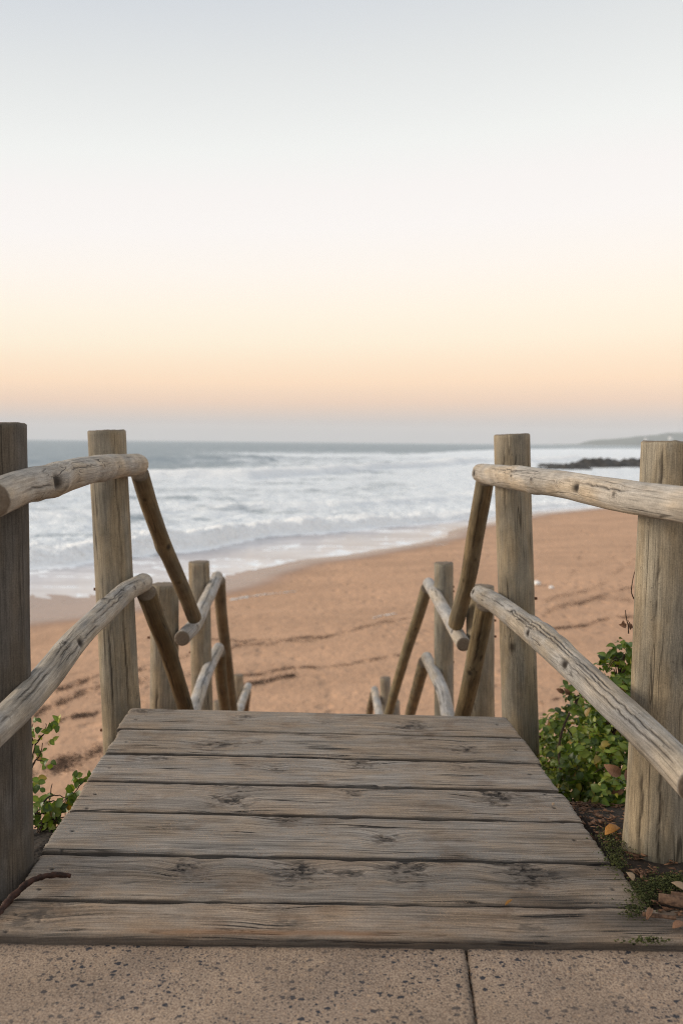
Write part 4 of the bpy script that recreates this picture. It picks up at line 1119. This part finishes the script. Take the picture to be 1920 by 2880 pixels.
# thin plants beside the deck on the seaward side
def sprig(name, label, base_px, yb, stems, leaves, size, extra=0):
    b = at_y(*base_px, yb)
    b.z = float(ground_z(b.x, b.y))
    e = empty(name, b)
    tag(e, label, 'plant', 'thin plants beside the boardwalk')
    for k_, st in enumerate(stems):
        pts = [at_y(sx, sy, y_) for sx, sy, y_ in st]
        tube('stem', pts, 0.0026, 0.0012, M_TWIG, e, nl=16, na=6, jit=0.006, seed=k_)
    for (sx, sy, y_) in leaves:
        for q_ in range(1 + extra):
            p = at_y(sx + random.uniform(-5, 5) * (1 + extra), sy + random.uniform(-4, 4) * (1 + extra), y_ + random.uniform(-.03, .03))
            add_leaf(e, p, (random.gauss(0, .5), -0.8 + random.gauss(0, .3), 0.6 + random.gauss(0, .3)), size * random.uniform(.75, 1.25), random.uniform(0, 6.28))
    return e
sprig('leafy_sprig', 'upright leafy green sprig beside the dark near post', (80, 2200), 2.75,
      [[(86, 2180, 2.75), (92, 2120, 2.75), (110, 2075, 2.75), (150, 2040, 2.75)], [(84, 2190, 2.75), (95, 2150, 2.75), (118, 2110, 2.75), (122, 2090, 2.75)], [(84, 2170, 2.75), (100, 2140, 2.75), (132, 2142, 2.75)],
       [(88, 2130, 2.75), (92, 2080, 2.75), (93, 2035, 2.75)], [(100, 2095, 2.75), (125, 2060, 2.75), (130, 2035, 2.75)]],
      [(94, 2032, 2.75), (88, 2060, 2.75), (105, 2064, 2.75), (127, 2050, 2.75), (150, 2039, 2.75), (157, 2046, 2.75), (146, 2066, 2.75), (138, 2077, 2.75), (120, 2103, 2.75), (125, 2144, 2.75), (133, 2140, 2.75), (100, 2108, 2.75), (90, 2095, 2.75), (92, 2140, 2.75)], 0.023, 2)
twigs = []
for k_ in range(16):
    x0 = 90 + random.uniform(-10, 60); y0 = 2420 + random.uniform(-60, 20)
    x1 = 95 + random.uniform(0, 110); y1 = 2200 + random.uniform(0, 150)
    twigs.append([(x0, y0, 2.5), ((x0 + x1) / 2 + random.uniform(-25, 25), (y0 + y1) / 2 + random.uniform(-10, 30), 2.55), (x1, y1, 2.6)])
for k_ in range(10):
    x0 = 92 + random.uniform(0, 30); y0 = 2320 + random.uniform(-60, 70)
    twigs.append([(x0, y0, 2.55), (x0 + 35, y0 - 15 + random.uniform(-15, 15), 2.58), (x0 + random.uniform(60, 90), y0 - random.uniform(-5, 50), 2.6)])
twigs.append([(110, 2330, 2.6), (165, 2285, 2.62), (200, 2240, 2.64), (240, 2190, 2.66)])
sprig('twiggy_plant', 'low twiggy green plant reaching over the edge of the deck', (110, 2400), 2.5, twigs,
      [(223, 2186, 2.65), (247, 2190, 2.66), (232, 2203, 2.66), (221, 2224, 2.65), (205, 2240, 2.64), (192, 2247, 2.64), (180, 2280, 2.62), (195, 2272, 2.63), (107, 2206, 2.6), (120, 2226, 2.6), (100, 2195, 2.6), (103, 2313, 2.55), (143, 2318, 2.6), (120, 2327, 2.58), (160, 2305, 2.6), (130, 2250, 2.6), (98, 2300, 2.55), (170, 2320, 2.6), (110, 2350, 2.55), (140, 2345, 2.58)] + [(random.uniform(90, 165), random.uniform(2255, 2400), 2.56) for _ in range(22)], 0.026, 2)

# ------------------------------------------------------------------ litter and small things
st_pts = [at_z(-30, 2612, -0.012), at_z(20, 2540, 0.0), at_z(75, 2487, 0.018), at_z(120, 2466, 0.022), at_z(165, 2460, 0.018), at_z(202, 2463, 0.012)]
tag(tube('stick', st_pts, 0.0085, 0.0055, M_STICK, nl=60, na=12, jit=0.0025, seed=3), 'curved red brown stick lying over the deck edge by the dark post', 'stick')

def ground_leaf(name, sx, sy, z, size, spin, mat, label, cat='leaf', normal=(0.1, -0.2, 1), width=0.5, fold=0.4, curl=0.4, flat=1.0):
    me = leaf_mesh(name, mat, 1, width, fold, curl)
    p = at_z(sx, sy, z)
    o = bpy.data.objects.new(name, me)
    COL.objects.link(o)
    o.matrix_world = leaf_matrix(p, normal, size, spin)
    mod = o.modifiers.new('thickness', 'SOLIDIFY'); mod.thickness = 0.03
    return tag(o, label, cat)
ground_leaf('dead_leaf', 1700, 2348, 0.004, 0.060, 1.75, M_ORANGE, 'curled orange dead leaf on the dark soil beside the near post', width=0.42, curl=0.5)
ground_leaf('dead_leaf', 1780, 2478, 0.003, 0.030, 0.6, M_TAN, 'pale pinkish dead leaf at the foot of the near post', width=0.5, curl=0.5)
ground_leaf('dead_leaf', 1925, 2505, 0.006, 0.032, 0.1, M_TAN, 'pale tan dead leaf cut by the photo edge beside the moss', width=0.7, curl=0.3)
ground_leaf('dead_leaf', 1818, 2586, 0.006, 0.040, 1.35, M_BROWN, 'red brown rolled dead leaf next to the bark on the deck corner', width=0.25, curl=0.5, fold=1.2)
ground_leaf('dead_leaf', 1890, 2610, 0.006, 0.036, 1.9, M_BROWN, 'brown dead leaf at the deck corner by the photo edge', width=0.45, curl=0.4)
ground_leaf('leaf_sliver', 1420, 2545, 0.006, 0.026, 1.57, M_ORANGE, 'small orange leaf sliver lying on the second plank joint', width=0.22, curl=0.3)
ground_leaf('leaf_fragment', 1552, 2265, 0.006, 0.016, 1.35, M_TAN, 'tiny pale yellow leaf fragment on the fourth plank', width=0.45, curl=0.2)

def bark(sx0, sy0, sx1, sy1, w, h, seed, label):
    a, b = at_z(sx0, sy0, 0.006), at_z(sx1, sy1, 0.006)
    n_, k_ = 30, 9
    d = (b - a); L_ = d.length; d.normalize(); sd = d.cross(Vector((0, 0, 1)))
    t = np.linspace(0, 1, n_)[:, None]; v = np.linspace(-1, 1, k_)[None]
    wv = w / 2 * (0.55 + 0.45 * np.sin(np.pi * t ** 0.7)) * (0.8 + 0.5 * (fbm(t * 6, v * 0 + np.sign(v), seed=seed) - 0.5))
    z = h * (1 - v ** 2) + 0.006 * (fbm(t * 3, v * 6, seed=seed + 2) - 0.5)
    V = np.array(a)[None, None] + t[..., None] * L_ * np.array(d) + (wv * v)[..., None] * np.array(sd) + z[..., None] * np.array((0, 0, 1.0))
    o = link('bark_piece', make_mesh('bark_piece', V.reshape(-1, 3), grid_faces(n_, k_), M_BARK))
    md = o.modifiers.new('thickness', 'SOLIDIFY'); md.thickness = 0.004
    return tag(o, label, 'bark', 'bark pieces on the soil')
bark(1850, 2530, 1985, 2552, 0.035, 0.014, 401, 'split brown bark strip on the moss below the near post')
bark(1805, 2574, 1900, 2585, 0.010, 0.006, 402, 'thin dark bark sliver lying over the deck corner')
bark(1885, 2518, 1975, 2528, 0.014, 0.008, 403, 'pale narrow bark strip above the split brown one')

def scatter_bits(name, pts, mat, smin, smax, label, cat, flat=0.35, seed=0):
    rg = np.random.default_rng(seed)
    pts = np.asarray(pts); n_ = len(pts)
    tri = rg.normal(0, 1, (n_, 4, 3)); tri /= np.linalg.norm(tri, axis=2)[..., None]
    tri[..., 2] *= flat
    V = pts[:, None, :] + tri * rg.uniform(smin, smax, (n_, 1, 1)) * 0.6
    V[..., 2] = np.maximum(V[..., 2], pts[:, None, 2] - smin * 0.3)
    b = np.arange(n_)[:, None] * 4
    F_ = np.concatenate([b + np.array([[0, 1, 2]]), b + np.array([[0, 2, 3]]), b + np.array([[0, 3, 1]]), b + np.array([[1, 3, 2]])])
    o = link(name, make_mesh(name, V.reshape(-1, 3), F_, mat, smooth_shade=False))
    return tag(o, label, cat, kind='stuff')

scatter_bits('joint_grit', gr, M_BARK, 0.002, 0.006, 'brown grit filling the joint between the paving slabs', 'grit', flat=0.7, seed=4)
# moss about the near post and the deck corner
mp = []
for (sx, sy, rx, ry, n_) in ((1870, 2485, 75, 20, 1300), (1810, 2515, 40, 30, 520), (1785, 2565, 40, 24, 260), (1730, 2390, 40, 45, 420), (1705, 2350, 25, 30, 160), (1815, 2655, 60, 8, 160), (1905, 2470, 50, 15, 500), (1735, 2430, 25, 25, 200)):
    for _ in range(n_):
        p = at_z(sx + random.gauss(0, rx * .55), sy + random.gauss(0, ry * .55), 0.0)
        base_z = 0.004 if p.x < 0.715 else -0.004
        mp.append((p.x, p.y, base_z + abs(random.gauss(0, 0.0035))))
mp = [p for p in mp if (p[0] - 0.85) ** 2 + (p[1] - 2.1) ** 2 > 0.05 ** 2]
scatter_bits('moss', mp, M_MOSS, 0.003, 0.009, 'short green moss around the foot of the near post', 'moss', flat=0.8, seed=5)
lp = []
for _ in range(2600):
    x = random.uniform(0.71, 1.3); y = random.uniform(1.76, 3.1)
    lp.append((x, y, 0.004 + random.random() * 0.008))
lp = np.array(lp); lp[:, 2] += ground_z(lp[:, 0], lp[:, 1])
scatter_bits('leaf_litter', lp, M_BROWN, 0.008, 0.03, 'dark brown leaf litter on the soil under the bush', 'litter', flat=0.25, seed=6)

# lines of dry seaweed left by the tide
lines = [([(640, 1822), (760, 1806), (900, 1790), (1060, 1752), (1150, 1735)], 900, 5), ([(560, 1800), (850, 1800), (1010, 1768), (1160, 1715)], 520, 4), ([(620, 1912), (800, 1882), (1000, 1862), (1130, 1838)], 700, 5),
         ([(640, 1945), (700, 1925), (780, 1905), (830, 1902)], 900, 7), ([(1525, 1690), (1600, 1672), (1700, 1640), (1790, 1560)], 700, 6), ([(1520, 1712), (1640, 1692), (1790, 1645)], 600, 5), ([(1525, 1725), (1660, 1682), (1785, 1690)], 600, 7),
         ([(1525, 1775), (1600, 1765), (1720, 1738), (1790, 1735)], 900, 5), ([(90, 1972), (200, 1925), (290, 1900), (420, 1872), (560, 1835)], 1200, 7), ([(90, 2015), (200, 1960), (290, 1930), (420, 1905), (600, 1890)], 1300, 9), ([(150, 2030), (285, 2000)], 400, 7),
         ([(130, 2150), (200, 2140), (290, 2105)], 500, 16), ([(85, 2175), (150, 2160), (230, 2150)], 300, 16), ([(1520, 1975), (1570, 1968)], 200, 4), ([(1622, 1560), (1634, 1572)], 60, 5), ([(1600, 1610), (1700, 1575), (1790, 1530)], 260, 7), ([(1075, 1660), (1068, 1664)], 30, 2)]
def on_sand(sx, sy):
    sx, sy = np.asarray(sx, float), np.asarray(sy, float)
    D = np.array(fwd)[None] * F_PX + np.array(rgt)[None] * (sx - W_PX / 2)[:, None] - np.array(up)[None] * (sy - H_PX / 2)[:, None]
    z_ = np.full(len(sx), -2.95)
    for _ in range(3):
        P_ = np.array(CAM)[None] + D * ((z_ - CAM.z) / D[:, 2])[:, None]
        z_ = ground_z(P_[:, 0], P_[:, 1])
    P_[:, 2] = z_
    return P_
wp = []
for pts, n_, spread in lines:
    seg = np.array(pts, float); Ls = np.concatenate([[0], np.cumsum(np.hypot(*np.diff(seg, axis=0).T))])
    ts = RNG.uniform(0, Ls[-1], n_ * 6)
    dens = vnoise(ts / 22.0, ts * 0, seed=int(pts[0][0]) + 3)
    ts = ts[dens > 0.10 + 0.60 * RNG.random(len(ts))][:int(n_ * 2.4)]
    sx = np.interp(ts, Ls, seg[:, 0]) + RNG.normal(0, 6, len(ts)); sy = np.interp(ts, Ls, seg[:, 1]) + RNG.normal(0, spread * 0.6, len(ts)) + 12 * (vnoise(ts / 40, ts * 0, seed=9) - 0.5)
    wp += list(on_sand(sx, sy) + np.array((0, 0, 0.004)))
scatter_bits('seaweed_wrack', wp, M_WRACK, 0.010, 0.034, 'thin dark lines of dry seaweed across the sand', 'seaweed', flat=0.22, seed=8)
# loose specks on the sand
sp = on_sand(RNG.uniform(80, 1800, 2600), RNG.uniform(1640, 2150, 2600)) + np.array((0, 0, 0.003))
sp = sp[inland(sp[:, 0], sp[:, 1]) > 2.5]
scatter_bits('sand_debris', sp, M_WRACK, 0.008, 0.03, 'loose dark specks of debris over the sand', 'debris', flat=0.25, seed=9)

# thin foam lines stranded on the sand
fl = []
for pts, n_, spread in (([(650, 1687), (680, 1681), (700, 1678), (760, 1670), (835, 1663)], 300, 2.2), ([(1050, 1738), (1080, 1730), (1115, 1725)], 60, 2.0), ([(1225, 1534), (1260, 1528)], 60, 2)):
    seg = np.array(pts, float); ts = RNG.uniform(0, 1, n_) ** 1.3
    sx = np.interp(ts, np.linspace(0, 1, len(seg)), seg[:, 0]); sy = np.interp(ts, np.linspace(0, 1, len(seg)), seg[:, 1]) + RNG.normal(0, spread * 0.45, n_)
    fl += list(on_sand(sx, sy) + np.array((0, 0, 0.008)))
scatter_bits('foam_streak', fl, M_FOAMLINE, 0.05, 0.11, 'thin white streaks of foam stranded on the sand', 'foam', flat=0.1, seed=10)

def lump(sx, sy, r, seed, label):  # rounded white lump on the sand, its material left open
    p = hit_ground(sx, sy)
    n_, k_ = 14, 20
    u = np.linspace(0, math.pi, n_)[:, None]; v = np.linspace(0, 2 * math.pi, k_, endpoint=False)[None]
    X, Y, Z = np.sin(u) * np.cos(v), np.sin(u) * np.sin(v), np.cos(u) + 0 * v
    f = 0.7 + 0.7 * fbm(X * 1.6 + 5, Y * 1.6 + 5, Z * 1.6 + 5, seed=seed)
    V = np.stack([p.x + r * f * X, p.y + r * f * Y, p.z + r * 0.5 + r * 0.75 * f * Z], -1)
    o = link('white_lump', make_mesh('white_lump', V.reshape(-1, 3), grid_faces(n_, k_, wrap=True), M_WHITE))
    tag(o, label, 'stone', 'white lumps on the sand')
lump(1509, 1646, 0.10, 501, 'larger white lump on the sand right beside the tall post')
lump(1549, 1656, 0.065, 502, 'smaller white lump on the sand a little away from the post')

# ------------------------------------------------------------------ sea haze
hv, hf = box(0, 3900, SEA - 45, 19000, 9400, 0)
hv[4:, 2] = 140
hz = link('haze', make_mesh('haze', hv, hf, None, smooth_shade=False))
tag(hz, 'thin pale sea haze in the air', 'haze', kind='stuff')
hm = bpy.data.materials.new('sea_haze'); hm.use_nodes = True
ht = hm.node_tree; ht.nodes.clear()
ho = ht.nodes.new('ShaderNodeOutputMaterial'); pv = ht.nodes.new('ShaderNodeVolumePrincipled')
pv.inputs['Color'].default_value = (0.86, 0.88, 0.92, 1)
pv.inputs['Density'].default_value = 1.2e-4
pv.inputs['Anisotropy'].default_value = 0.0
ht.links.new(pv.outputs[0], ho.inputs['Volume'])
hz.data.materials.append(hm)
